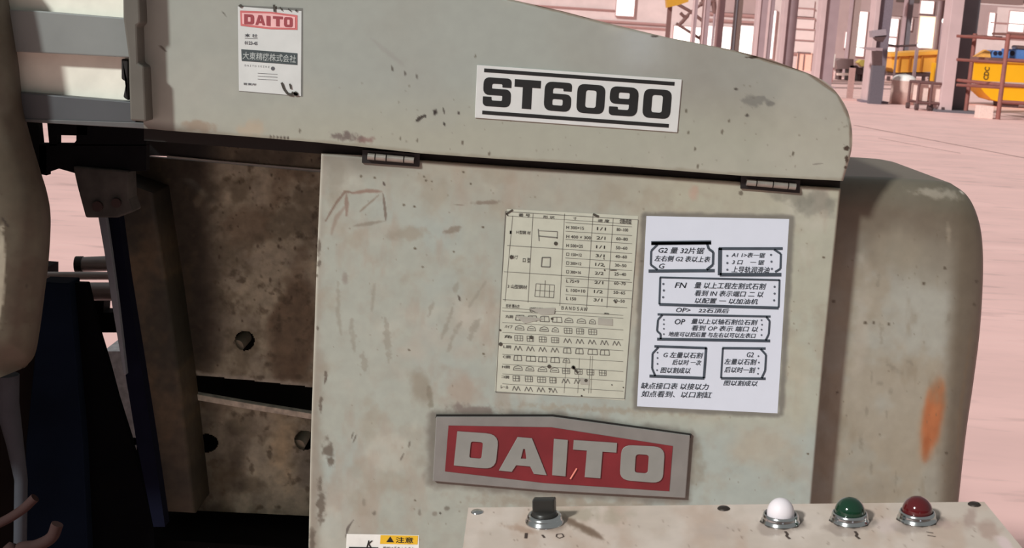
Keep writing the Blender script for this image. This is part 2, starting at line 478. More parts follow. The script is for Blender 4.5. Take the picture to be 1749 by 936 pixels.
for (x0, y0, x1, y1, mt) in [(1204, -30, 1300, 22, m_taupe), (1424, -30, 1512, 108, m_taupe), (1516, -30, 1640, 30, m_taupe2), (1534, 30, 1568, 104, m_taupe2), (1597, 30, 1660, 104, m_taupe), (1664, 10, 1764, 66, m_taupe), (1700, 14, 1764, 64, m_wall), (1440, -30, 1764, -4, m_roofd), (1530, -4, 1590, 5, m_roofd), (1424, 108, 1640, 126, m_taupe2), (1352, 0, 1390, 28, m_wall), (1352, 33, 1390, 49, m_wall2), (1352, 52, 1390, 68, m_wall2), (1352, 71, 1390, 90, m_wall2)]:
    a = world_rect(x0, y0, x1, y1, YW); k = MB(); pz = getattr(W_, 'lay', 0) + 1; W_.lay = pz; k.box(a[0], a[1], YW - 0.05 - .004 * pz, YW, a[2], a[3]); k.build('wall_panel', mt, wall_back)
k = MB(); k.box(-60, 90, YF - .3, YF, 0, 9); wall_front = tag(k.build('wall_front', mat('front_wall_grey', (150, 146, 142), .8, noise=.05, scale=2)), kind='structure')
k = MB(); k.box(2.05, 2.75, YF, YF + .05, 0.7, 3.0); f = tag(k.build('window_30', mat('frame_dark', (90, 84, 84), .6)), kind='structure')
k = MB(); k.box(2.12, 2.68, YF + .05, YF + .07, 0.8, 2.9); k.build('pane', mat('pane_daylight_front', (225, 238, 255), .5, emit=9.0, noise=0), f)
wins = [(1053, -6, 1083, 27), (1150, 46, 1206, 78), (1206, 45, 1248, 92), (1256, 44, 1286, 100), (1297, 20, 1304, 96), (1313, 18, 1322, 100),
        (1443, 55, 1452, 82), (1462, 20, 1478, 96), (1518, 32, 1533, 62), (1516, 65, 1530, 78), (1514, 81, 1528, 90), (1549, 31, 1557, 51), (1572, 2, 1594, 23), (1568, 28, 1595, 82),
        (1688, 22, 1697, 62), (1723, 20, 1749, 54)]
m_frame = mat('window_frame_mauve', (190, 158, 156), 0.6)
wn = 0
for (x0, y0, x1, y1) in wins:
    wn += 1
    a = world_rect(x0, y0, x1, y1, YW - 0.1); t = 0.05
    fr = MB()
    fr.box(a[0] - t, a[0], YW - .16, YW, a[2] - t, a[3] + t); fr.box(a[1], a[1] + t, YW - .16, YW, a[2] - t, a[3] + t)
    fr.box(a[0], a[1], YW - .16, YW, a[2] - t, a[2]); fr.box(a[0], a[1], YW - .16, YW, a[3], a[3] + t)
    f = tag(fr.build('window_%d' % wn, m_frame), kind='structure')
    p = MB(); p.box(a[0], a[1], YW - .1, YW - .05, a[2], a[3]); p.build('pane', m_day if wn not in (14,) else m_warm, f)

# steel columns of the hall: H sections, a flange on each side of a web
m_col_l = mat('column_flange_light_mauve', (208, 178, 178), 0.5, noise=0.08, scale=2)
m_col_m = mat('column_mauve', (165, 140, 144), 0.55, noise=0.08, scale=2)
m_col_d = mat('column_slate', (112, 106, 112), 0.6, noise=0.1, scale=2)
def column(x0, xm, x1, ybase, label, group=None, xr=None, mf=m_col_l, mw=m_col_m, Y=None, web_back=0.55, h=9.0):
    """x0-xm near flange, xm-x1 web seen at base height"""
    if Y is None: Y = float(at_z((x0 + x1) / 2, ybase, 0)[1]); z0 = 0
    ym = ybase
    xa, xb, xc = [float(at(x, ym, Y)[0]) for x in (x0, xm, x1)]
    t = thing('steel_column', label, 'column', ((xa + xc) / 2, Y + .2, 0), group)
    k = MB(); k.box(xa, xb, Y, Y + 0.6, 0, h); k.build('flange', mf, t, 0.01)
    k = MB(); k.box(xb, xc, Y + web_back * (xc - xb), Y + web_back * (xc - xb) + 0.15, 0, h); k.build('web', mw, t)
    k = MB(); k.box(xa - .12, xc + .1, Y - .1, Y + .7, 0, 0.06); k.build('base_plate', mw, t)
    return t
column(1604, 1625, 1665, 193, 'nearest steel column with its web coloured dark for shade, beside the rust-brown rack at the right', mw=m_col_d, web_back=1.0)  # slate web colour carries the shade between the flanges
column(1478, 1486, 1509, 176, 'grey-mauve steel column standing left of the round pale drum', mw=mat('column_slate_mauve', (128, 114, 124), .6), web_back=.4)
column(1389, 1398, 1421, 150, 'broad mauve column rising behind the rounded end of the machine hood', web_back=.3)
column(1327, 1334, 1352, 140, 'mauve column with a pale left flange, left of the ribbed wall panels', web_back=.3)
column(1283, 1288, 1300, 140, 'pinkish slim column right of the bright doorway opening', web_back=.2)
column(1247, 1249, 1258, 135, 'thin dark brown column in the middle of the bright openings', mf=m_col_d, mw=mat('column_brown', (120, 98, 92), .6), web_back=.2)
column(1217, 1219, 1228, 133, 'thin mauve column left of the dark brown one', web_back=.2)
column(1193, 1195, 1203, 133, 'thin mauve column beside the crossed bracing', web_back=.2)
column(1176, 1177, 1182, 132, 'very thin pale post behind the crossed bracing', web_back=.2)
column(1303, 1305, 1312, 134, 'beige post between two narrow window strips', web_back=.2)
column(1443, 1445, 1458, 133, 'grey-brown pillar behind the dark lathe', mf=m_col_m, mw=mat('column_taupe', (165, 140, 136), .6), web_back=.2)
column(1535, 1537, 1547, 134, 'dark slate column behind the left yellow hopper', mf=m_col_m, mw=m_col_d, web_back=.3)
column(1593, 1595, 1611, 136, 'brown-mauve column right of the tall window', mf=m_col_m, mw=mat('column_brown_mauve', (128, 102, 102), .6), web_back=.3)

def slab(x0, y0, x1, y1, Y, d, m, name, parent=None, bevel=0.0):
    a = world_rect(x0, y0, x1, y1, Y); k = MB(); k.box(a[0], a[1], Y, Y + d, a[2], a[3]); return k.build(name, m, parent, bevel)
def stand(x, y): return float(at_z(x, y, 0)[1])

# yellow hoppers
m_yel = mat('hopper_yellow', (242, 172, 70), .5, noise=.06, scale=2)
m_yel2 = mat('hopper_yellow_deep', (246, 178, 20), .5, noise=.04, scale=2)
m_dkb = mat('dark_carriage', (88, 66, 66), .6)
Yh = stand(1560, 141)
t = thing('hopper', 'long yellow ribbed hopper on dark legs behind the round pale drum', 'hopper', at_z(1568, 141, 0))
k = MB(); k.pxprism([(1521, 91), (1620, 86), (1620, 92), (1521, 97)], Yh - .15, 2.6); k.build('rim', m_yel, t)
k = MB(); k.pxprism([(1523, 97), (1620, 92), (1620, 122), (1530, 124), (1523, 116)], Yh, 2.4); k.build('body', m_yel, t)
for x in (1535, 1553, 1573, 1598, 1612): slab(x, 96, x + 2, 121, Yh - .1, .1, mat('rib_amber', (196, 128, 48), .6), 'rib', t)
k = MB(); k.pxprism([(1516, 125), (1592, 125), (1592, 131), (1516, 129)], Yh, 2.2); k.build('carriage_beam', m_dkb, t)
for x in (1516, 1537, 1560, 1576, 1588):
    a = at(x, 130, Yh); k = MB(); k.box(a[0], a[0] + .14, Yh, Yh + .15, 0, a[2]); k.build('leg', m_dkb, t)
Yb = stand(1605, 146)
t = thing('bin', 'small yellow square bin beside the nearest column', 'bin', at_z(1605, 146, 0))
k = MB(); a = world_rect(1596, 108, 1616, 140, Yb); k.box(a[0], a[1], Yb, Yb + .6, a[2], a[3]); k.build('body', m_yel2, t, .02)
k = MB(); k.box(a[0] + .05, a[1] - .05, Yb + .05, Yb + .5, 0, a[2]); k.build('foot', m_dkb, t)

Yr = stand(1720, 185)
t = thing('hopper', 'bright yellow hopper with a sloping chute inside the rust-brown rack', 'hopper', at_z(1715, 185, 0) + np.array([0, .6, 0]))
k = MB(); k.pxprism([(1664, 104), (1860, 112), (1860, 146), (1663, 138)], Yr + .5, 1.6); k.build('body', m_yel2, t)
k = MB(); k.pxprism([(1664, 102), (1860, 108), (1860, 113), (1664, 106)], Yr + .45, 1.7); k.build('rim', mat('rim_amber', (222, 150, 44), .6), t)
k = MB(); k.pxprism([(1673, 146), (1860, 154), (1860, 182), (1712, 175), (1694, 170), (1681, 158)], Yr + .7, 1.2); k.build('chute', m_yel2, t)
k = MB(); k.pxprism([(1712, 175), (1740, 177), (1740, 196), (1712, 194)], Yr + .8, .8); k.build('foot', m_dkb, t)
pr = Print()
v, f = text_mesh('CDC', .03)
pr.shape(v, f, [(1679, 136), (1682, 114), (1691, 115), (1688, 137)], Yr + .49)
pr.build('lettering', mat('print_brown', (92, 62, 30), .6), t)
# rust coloured rack frame in front of it
m_rust = mat('rack_rust_brown', (150, 92, 84), .6, noise=.12, scale=6)
t = thing('rack', 'rust-brown tubular rack frame around the right-hand yellow hopper', 'rack', at_z(1705, 204, 0))
Yq = stand(1704, 204)
zt = float(at(1719, 58, Yq)[2])
for (x, n_) in ((1704, 'post'), (1790, 'post')):
    a = at_z(x, 204, 0); k = MB(); k.tube([(a[0], Yq, 0), (a[0], Yq, zt)], .055); k.build('post', m_rust, t)
    k = MB(); k.tube([(a[0], Yq + 2.4, 0), (a[0], Yq + 2.4, zt)], .055); k.build('post', m_rust, t)
xa = float(at_z(1704, 204, 0)[0]); xb = float(at_z(1790, 204, 0)[0])
for y in (62, 102, 145, 174):
    z = float(at(1712, y, Yq)[2]); k = MB(); k.tube([(xa - .0, Yq, z), (xb, Yq, z)], .045); k.build('rail', m_rust, t)
    if y in (145,):
        k = MB(); k.tube([(xa, Yq, z), (float(at(1634, y, Yq + 2.2)[0]), Yq + 2.2, z)], .045); k.build('rail', m_rust, t)
for y in (62, 102, 145):
    z = float(at(1640, y, Yq + .2)[2]); x_ = float(at(1634, y, Yq)[0]); k = MB(); k.tube([(x_, Yq, z), (xa, Yq, z)], .035); k.build('rail', m_rust, t)
slab(1723, 58, 1790, 62, Yq, 1.2, mat('shelf_brown', (128, 88, 80), .6), 'shelf', t)
slab(1678, 61, 1712, 64, Yq + 1, 1.2, MATS['shelf_brown'], 'shelf', t)
zs = float(at(1712, 102, Yq)[2])
k = MB(); k.box(float(at(1690, 101, Yq)[0]), xb, Yq + .05, Yq + 1.4, zs - .04, zs + .03); k.build('shelf', MATS['shelf_brown'], t)
# blue boxes on the rack
m_blu = mat('tool_box_blue', (92, 132, 196), .45)
def bluebox(x0, y0, x1, y1, label):
    a = world_rect(x0, y0, x1, y1, Yq + .25); t = thing('tool_box', label, 'box', (float((a[0] + a[1]) / 2), Yq + .5, zs + .031), 'blue boxes on the rack')
    k = MB(); k.box(a[0], a[1], Yq + .25, Yq + .8, zs + .031, zs + .031 + a[3] - a[2]); k.build('body', m_blu, t, .015)
    return t, a
t1, a = bluebox(1696, 85, 1719, 98, 'small blue box with two dark round holes, left on the rack shelf')
for x in (1700, 1708):
    q = at(x, 91, Yq + .245); k = MB(); k.tube([(q[0], Yq + .24, q[2]), (q[0], Yq + .26, q[2])], .05, 12); k.build('hole', mat('dark_hole', (34, 34, 56), .6), t1)
t1, a = bluebox(1723, 83, 1775, 100, 'longer blue box with one dark round hole, right on the rack shelf')
q = at(1729, 91, Yq + .245); k = MB(); k.tube([(q[0], Yq + .24, q[2]), (q[0], Yq + .26, q[2])], .06, 12); k.build('hole', MATS['dark_hole'], t1)
a = world_rect(1737, 76, 1760, 83, Yq + .3); zb = zs + .031 + (lambda b: b[3] - b[2])(world_rect(1723, 83, 1775, 100, Yq + .25))
k = MB(); k.box(a[0], a[1], Yq + .3, Yq + .7, zb + .001, zb + a[3] - a[2]); tag(k.build('sack', mat('sack_grey', (190, 176, 176), .8), None, .04), 'pale grey folded sack lying on the longer blue box', 'sack')
k = MB(); a = world_rect(1671, 86, 1693, 99, Yq + .3)
k.add([(a[0], Yq + .3, zs + .031), (a[1], Yq + .3, zs + .031), (a[1], Yq + .7, zs + .031), (a[0], Yq + .7, zs + .031), ((a[0] * .35 + a[1] * .65), Yq + .4, zs + .031 + a[3] - a[2]), (a[1], Yq + .4, zs + a[3] - a[2]), (a[1], Yq + .6, zs + a[3] - a[2]), ((a[0] * .35 + a[1] * .65), Yq + .6, zs + .031 + a[3] - a[2])],
      [(0, 1, 5, 4), (1, 2, 6, 5), (2, 3, 7, 6), (3, 0, 4, 7), (4, 5, 6, 7), (3, 2, 1, 0)])
tag(k.build('funnel', mat('funnel_orange', (232, 164, 84), .6), None), 'orange wedge-shaped funnel beside the small blue box', 'funnel')
# carton on the floor
a = world_rect(1673, 181, 1697, 203, stand(1685, 203)); Yc = stand(1685, 203)
k = MB(); k.box(a[0], a[1], Yc, Yc + .35, 0, a[3] - a[2]); tag(k.build('carton', mat('carton_pale_pink', (240, 208, 198), .8), None, .01), 'pale pink carton on the floor under the yellow chute', 'carton')

# round drum
Yd = stand(1545, 182); a = at_z(1545, 179, 0); r = float(at(1567, 165, Yd)[0] - at(1525, 165, Yd)[0]) / 2; hd = float(at(1545, 140, Yd)[2])
t = thing('drum', 'round pale pink drum with a white lid between the columns', 'drum', (a[0], a[1] + r, 0))
k = MB(); k.lathe((a[0], a[1] + r, 0), (0, 0, 1), (1, 0, 0), [(0, 0), (r, 0), (r, hd * .5), (r * 1.01, hd * .52), (r, hd * .54), (r, hd)], 36); k.build('body', mat('drum_pink', (222, 186, 176), .7, noise=.06), t)
k = MB(); k.lathe((a[0], a[1] + r, hd), (0, 0, 1), (1, 0, 0), [(r, 0), (r * .95, .08), (r * .7, .14), (0, .2)], 36); k.build('lid', mat('lid_white', (250, 240, 235), .6), t)
# trolley
Yt = stand(1590, 190); m_tr = mat('trolley_brown', (112, 78, 76), .6)
t = thing('trolley', 'low brown framed trolley on castors left of the nearest column', 'trolley', at_z(1591, 189, 0))
a = world_rect(1568, 143, 1612, 180, Yt); z1 = a[3] - a[2] + .16
for yy in (Yt, Yt + .8):
    for x in (a[0], (a[0] + a[1]) / 2, a[1]):
        k = MB(); k.tube([(x, yy, .14), (x, yy, z1)], .035, 8); k.build('post', m_tr, t)
    for z in (.2, z1):
        k = MB(); k.tube([(a[0], yy, z), (a[1], yy, z)], .035, 8); k.build('rail', m_tr, t)
for x in (a[0], a[1]):
    k = MB(); k.tube([(x, Yt, z1), (x, Yt + .8, z1)], .035, 8); k.build('rail', m_tr, t)
for x, yy in ((a[0], Yt), ((a[0] + a[1]) / 2 + .02, Yt + .1), (a[1], Yt), (a[0], Yt + .8), (a[1], Yt + .8)):
    k = MB(); k.tube([(x - .04, yy, .08), (x + .04, yy, .08)], .08, 14); k.build('castor', m_dkb, t)
k = MB(); k.box(a[0] + .04, (a[0] + a[1]) / 2 - .05, Yt + .1, Yt + .6, .24, z1 - .03); k.build('crate', MATS['carton_pale_pink'], t)
k = MB(); k.box((a[0] + a[1]) / 2 + .05, a[1] - .05, Yt + .1, Yt + .6, .24, z1 - .03); k.build('crate', MATS['carton_pale_pink'], t)
# bollard post with a foot
Yp = stand(1452, 172)
t = thing('post_stand', 'short pink-brown post on the floor beside the hood end', 'post', at_z(1454, 170, 0))
k = MB(); a = world_rect(1450, 116, 1459, 170, Yp); k.box(a[0], a[1], Yp, Yp + .15, 0, a[3]); k.build('post', mat('post_pinkbrown', (176, 138, 132), .7), t)
k = MB(); k.box(a[0] - .15, a[1] + .1, Yp - .1, Yp + .3, 0, .06); k.build('foot', mat('post_foot', (206, 170, 164), .7), t)
# far lathe
Yl = stand(1440, 137)
t = thing('lathe', 'dark brown lathe far behind, between the pillar and the grey-mauve column', 'lathe', at_z(1452, 137, 0))
k = MB(); k.pxprism([(1428, 104), (1437, 100), (1458, 101), (1458, 118), (1430, 118)], Yl, 1.0); k.build('headstock', mat('lathe_brown', (134, 108, 106), .6), t)
k = MB(); k.pxprism([(1452, 112), (1464, 112), (1474, 122), (1474, 128), (1452, 124)], Yl, 1.0); k.build('bed', m_dkb, t)
for x in (1434, 1450, 1466, 1473):
    a = world_rect(x, 116, x + 5, 137, Yl); k = MB(); k.box(a[0], a[1], Yl + .1, Yl + .8, 0, a[3]); k.build('leg', m_dkb, t)
k = MB(); k.pxprism([(1431, 125), (1450, 125), (1450, 129), (1431, 129)], Yl - .1, .3); k.build('tray', MATS['carton_pale_pink'], t)
Yk = stand(1418, 140)
t = thing('cabinet', 'tall white cabinet left of the far lathe', 'cabinet', at_z(1419, 140, 0))
k = MB(); a = world_rect(1413, 92, 1426, 115, Yk); k.box(a[0], a[1], Yk, Yk + .5, a[2], a[3]); k.build('body', mat('cabinet_white', (252, 236, 228), .6), t)
k = MB(); k.box(a[0], a[1], Yk + .05, Yk + .5, 0, a[2]); k.build('base', mat('cabinet_red', (178, 110, 108), .6), t)
t = thing('machine', 'yellow-green small machine left of the grey-mauve column', 'machine', at_z(1474, 138, 0))
Ym = stand(1474, 138)
k = MB(); k.pxprism([(1466, 107), (1472, 102), (1482, 103), (1482, 113), (1474, 115)], Ym, .6); k.build('head', mat('machine_olive', (206, 178, 92), .6), t)
k = MB(); a = world_rect(1472, 113, 1480, 138, Ym); k.box(a[0], a[1], Ym, Ym + .5, 0, a[3]); k.build('stand', m_dkb, t)
# peach door in the ribbed wall
tag(slab(1361, 90, 1386, 122, YW - .2, .1, mat('door_peach', (250, 200, 180), .7)  , 'door_1'), kind='structure')
a = bpy.data.objects['door_1']
for x0, y0, x1, y1 in ((1362, 89, 1385, 91.5), (1362, 91, 1364, 120), (1372, 93, 1373.5, 120)): slab(x0, y0, x1, y1, YW - .25, .06, MATS['column_brown_mauve'], 'door_frame', a)
# crossed bracing, hoist and wall arms
m_br = mat('brace_brown', (122, 88, 84), .6)
t = thing('cross_bracing', 'brown crossed braces in front of the bright openings at the top', 'bracing', at(1178, 40, 58))
Yx = 58.0
for p in ([(1157, 7), (1180, 20), (1203, 38)], [(1158, 44), (1178, 22), (1197, 8)], [(1155, 40), (1180, 56), (1200, 69)], [(1158, 44), (1166, 38), (1176, 26)], [(1162, 22), (1168, 28), (1176, 28)]):
    k = MB(); k.tube([at(x, y, Yx) for x, y in p], .07 if p[0][1] < 30 else .06, 8); k.build('brace', m_br, t)
k = MB(); k.tube([at(1141.5, 16, Yx), at(1141.5, 62, Yx)], .05, 8); k.build('upright', m_br, t)
k = MB(); k.pxprism([(1139, 40), (1146, 41), (1145, 51), (1139, 50)], Yx - .1, .3); k.build('clamp', m_br, t)
k = MB(); k.pxprism([(1195, 60), (1202, 61), (1203, 72), (1196, 71)], Yx - .1, .3); k.build('clamp', m_br, t)
# carry it on a pole to the ground
k = MB(); k.tube([at(1199, 66, Yx), tuple(at(1199, 66, Yx)[:2]) + (0.0,)], .06, 8); k.build('pole', m_br, t)
t = thing('hoist', 'yellow hoist beam at the top edge above the crossed braces', 'hoist', at(1155, 6, 56.3))
k = MB(); k.pxprism([(1138, -8), (1176, -8), (1176, 3), (1158, 9), (1140, 13)], 56, .7); k.build('beam', mat('hoist_amber', (206, 150, 48), .6), t)
a = at(1141, 10, 56.2); k = MB(); k.box(a[0], a[0] + .18, 56.2, 56.4, 0, a[2]); k.build('mast', m_br, t)
t = thing('duct', 'dark duct and cable cluster hanging at the top between mauve posts', 'duct', at(1213, 6, 57))
for p, r_ in (([(1200, -6), (1206, 6), (1212, 12)], .13), ([(1218, -6), (1220, 12), (1221, 22)], .1), ([(1196, 8), (1207, 1), (1222, 3)], .1)):
    k = MB(); k.tube([at(x, y, 57) for x, y in p], r_, 8); k.build('pipe', MATS['brace_brown'], t)
k = MB(); a = at(1221, 20, 57); k.tube([a, (a[0], 57, 0)], .05, 8); k.build('drop_pipe', m_col_m, t)
# roof purlins and long beam
m_pur = mat('beam_brown_grey', (138, 112, 108), .7)
for (x0, y0, x1, y1, lab) in ((1530, -14, 1749, 2, 'dark roof beam along the top edge at the far right'), ):
    t = tag(slab(x0, y0, x1, y1, 70, .8, m_pur, 'roof_beam'), kind='structure')

def light(x, y, r, lab):
    a = at(x, y, 60); t = thing('wall_lamp', lab, 'lamp', a, 'small bright lamps in the far bays')
    k = MB(); k.lathe((a[0], a[1], a[2]), (0, -1, 0), (1, 0, 0), [(r, 0), (r, .1), (r * .6, .2), (0, .22)], 14); k.build('bulb', m_day, t)
    k = MB(); k.tube([(a[0], a[1], a[2]), (a[0], a[1] + .3, a[2])], .05, 8); k.build('bracket', m_pur, t)
    k = MB(); k.box(a[0] - .05, a[0] + .05, a[1] + .25, a[1] + .35, 0, a[2] + .1); k.build('pole', m_col_m, t)
light(1614, 36, .14, 'small bright lamp on a thin pole above the left yellow hopper')
light(1628, 47, .1, 'faint small lamp just left of the nearest column')
light(1571, 77, .12, 'small round lamp right above the left yellow hopper')
# arms on the grey-mauve column
t = thing('drill_press', 'mauve drill press standing just in front of the grey-mauve column', 'machine', at_z(1496, 168, 0) - np.array([0, .7, 0]))
Yv = stand(1496, 176) - .75
k = MB(); k.pxprism([(1489, 53), (1513, 50), (1514, 62), (1490, 64)], Yv, .3); k.build('head', mat('press_pale', (160, 144, 150), .6), t)
k = MB(); k.pxprism([(1493, 62), (1515, 60), (1508, 72), (1500, 70)], Yv, .3); k.build('chuck', m_dkb, t)
k = MB(); k.pxprism([(1462, 80), (1508, 82), (1507, 87), (1488, 86), (1470, 82)], Yv, .2); k.build('arm', MATS['column_mauve'], t)
k = MB(); k.pxprism([(1491, 87), (1507, 87), (1507, 112), (1492, 112)], Yv, .15); k.build('guard', m_dkb, t)
k = MB(); a = world_rect(1488, 112, 1509, 170, Yv); k.box(a[0], a[1], Yv, Yv + .2, 0, a[3]); k.build('pedestal', mat('press_grey', (104, 96, 104), .6), t)
# front ribs on the roller of rails to the right
t = thing('guard_rail', 'thin dark rail running behind the left yellow hopper', 'rail', at(1545, 78, 62))
k = MB(); k.tube([at(1512, 76, 62), at(1532, 79, 62), at(1572, 77, 62)], .05, 8); k.build('rail', m_dkb, t)
for x in (1533, 1566):
    a = at(x, 78, 62); k = MB(); k.box(a[0] - .04, a[0] + .04, 62, 62.08, 0, a[2]); k.build('post', m_col_m, t)

# ================================================================== BAND SAW MACHINE
YH, YD, YS = 2.03, 2.05, 2.10
m_hood = paint_mat('hood_paint', 0.42, 0.03, 0.12)
for k_, v_ in (('Coat Weight', .6), ('Coat Roughness', .10)): m_hood.node_tree.nodes['Principled BSDF'].inputs[k_].default_value = v_
m_door = paint_mat('door_paint', 0.5, 0.05, 0.2)
m_shell = paint_mat('shell_paint', 0.42, 0.06, 0.35)
m_grime = paint_mat('grimy_paint', 0.6, 0.22, 0.8)
machine = thing('band_saw_machine', 'large worn grey-green metal sawing machine with sloping hood filling the view', 'machine', (0, 2.2, 0))

DIRT = (96, 88, 76); DARK = (52, 47, 42); GREEN = (160, 163, 150); WARM = (164, 154, 136); PINKISH = (168, 152, 138)

def paint_hood(p):
    p.mix(np.ones(p.X.shape), (150, 155, 148))
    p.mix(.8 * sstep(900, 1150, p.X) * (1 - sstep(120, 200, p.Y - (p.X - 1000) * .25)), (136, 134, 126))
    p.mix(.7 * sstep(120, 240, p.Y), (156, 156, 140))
    p.clouds((146, 148, 140), 160, .45, .7, .5, 2)
    p.clouds((170, 168, 156), 220, .5, .7, .4, 9)
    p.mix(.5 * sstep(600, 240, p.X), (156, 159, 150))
    # smears near the lower edge
    p.blob(335, 217, 40, 16, 8, (136, 118, 100), .7, .8, .9); p.blob(430, 215, 34, 22, 0, (170, 150, 126), .5, .8, .9)
    p.blob(595, 234, 34, 9, 4, (92, 82, 78), .8, .8, .9); p.blob(625, 240, 18, 8, 4, (120, 96, 90), .8, .8, .8)
    p.blob(1290, 172, 26, 12, 5, (112, 112, 106), .8, .4, .8); p.blob(1316, 177, 9, 7, 0, (108, 108, 102), .8, .4, .6)
    p.blob(1258, 152, 5, 3, 0, (70, 66, 60), .9); p.blob(1276, 197, 4, 3.5, 0, (70, 66, 60), .9)
    for x, y, a in ((670, 118, 80), (692, 125, 85), (712, 130, 85), (278, 82, 50), (383, 24, 50)): p.blob(x, y, 7, 1.8, a, (84, 80, 74), .9, .6)
    p.stroke([(272, 78), (284, 88)], 3, (100, 96, 88), .8)
    p.stroke([(706, 212), (714, 203), (728, 196)], 5, (50, 46, 42), .9, 1, 2)
    p.blob(743, 192, 5, 7, 10, (34, 30, 28), .95); p.blob(759, 212, 3, 5, -20, (44, 40, 36), .9); p.stroke([(757, 184), (759, 194)], 2, (60, 56, 50), .9); p.blob(783, 193, 2.5, 3, 0, (60, 54, 50), .9)
    for x, y in ((790, 244), (836, 262), (1172, 190), (1176, 226), (1187, 254), (1192, 284), (713, 240), (684, 236), (512, 224), (1234, 225), (1245, 207), (1355, 262), (812, 96)): p.blob(x, y, 2.6, 5, 10, (84, 78, 66), .8, .6)
    p.stroke([(1388, 281), (1406, 279)], 2, (110, 106, 98), .7)
    for x in (462, 468, 474, 480, 486, 492): p.blob(x, 234 + (x - 462) * .08, 2.2, 4, 0, (50, 44, 40), .9, .5)
    p.stroke([(634, 66), (660, 88), (690, 112)], 6, (140, 140, 134), .5, 4)
    # chipped rim
    rim = seg_dist(p.X, p.Y, [(868, -2), (1040, 40), (1250, 85), (1380, 125), (1430, 160), (1453, 205), (1455, 258), (1441, 308)])
    p.mix(.75 * (1 - sstep(1, 4.5, rim + 3 * (fbm(p.X, p.Y, 12, 3) - .5))), (128, 112, 98))
    for x, y, rx, ry in ((1446, 176, 5, 6), (1446, 254, 5, 5), (1446, 272, 3, 8), (1444, 286, 4, 4), (1285, 98, 12, 2.5), (1118, 62, 6, 2.5)): p.blob(x, y, rx, ry, 0, (58, 46, 36), .95, .4)
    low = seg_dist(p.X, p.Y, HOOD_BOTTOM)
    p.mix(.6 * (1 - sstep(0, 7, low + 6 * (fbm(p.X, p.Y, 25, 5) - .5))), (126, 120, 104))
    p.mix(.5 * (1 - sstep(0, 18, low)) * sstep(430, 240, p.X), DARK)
    p.specks(90, 560, 1450, 140, 300, (96, 90, 78), .5)
HOOD_BOTTOM = [(246, 219), (285, 223), (420, 233), (540, 243), (610, 250), (720, 262), (860, 272), (1060, 284), (1265, 300), (1440, 309)]
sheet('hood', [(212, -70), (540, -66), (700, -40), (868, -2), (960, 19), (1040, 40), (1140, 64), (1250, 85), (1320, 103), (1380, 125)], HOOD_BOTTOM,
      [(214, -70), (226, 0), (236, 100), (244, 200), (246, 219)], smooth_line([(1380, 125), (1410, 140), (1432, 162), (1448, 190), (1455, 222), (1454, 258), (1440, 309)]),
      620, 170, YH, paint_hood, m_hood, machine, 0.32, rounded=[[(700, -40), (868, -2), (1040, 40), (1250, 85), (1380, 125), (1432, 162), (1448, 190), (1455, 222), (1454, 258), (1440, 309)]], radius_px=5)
k = MB(); k.box(-.78, -.24, 2.37, 2.80, 1.30, 1.52); k.build('rear_sun_block', mat('rear_sun_block_paint', (120, 120, 112), .6), machine, .003)  # unseen box added to keep sun from above out of the recess
hood_back = MB()
# dark gap filler strip behind the hood's lower lip
hood_back.pxprism([(246, 205), (1436, 295), (1434, 330), (246, 240)], YD + .012, .06)
hood_back.build('gap_strip', mat('gap_black', (26, 24, 22), .8), machine)

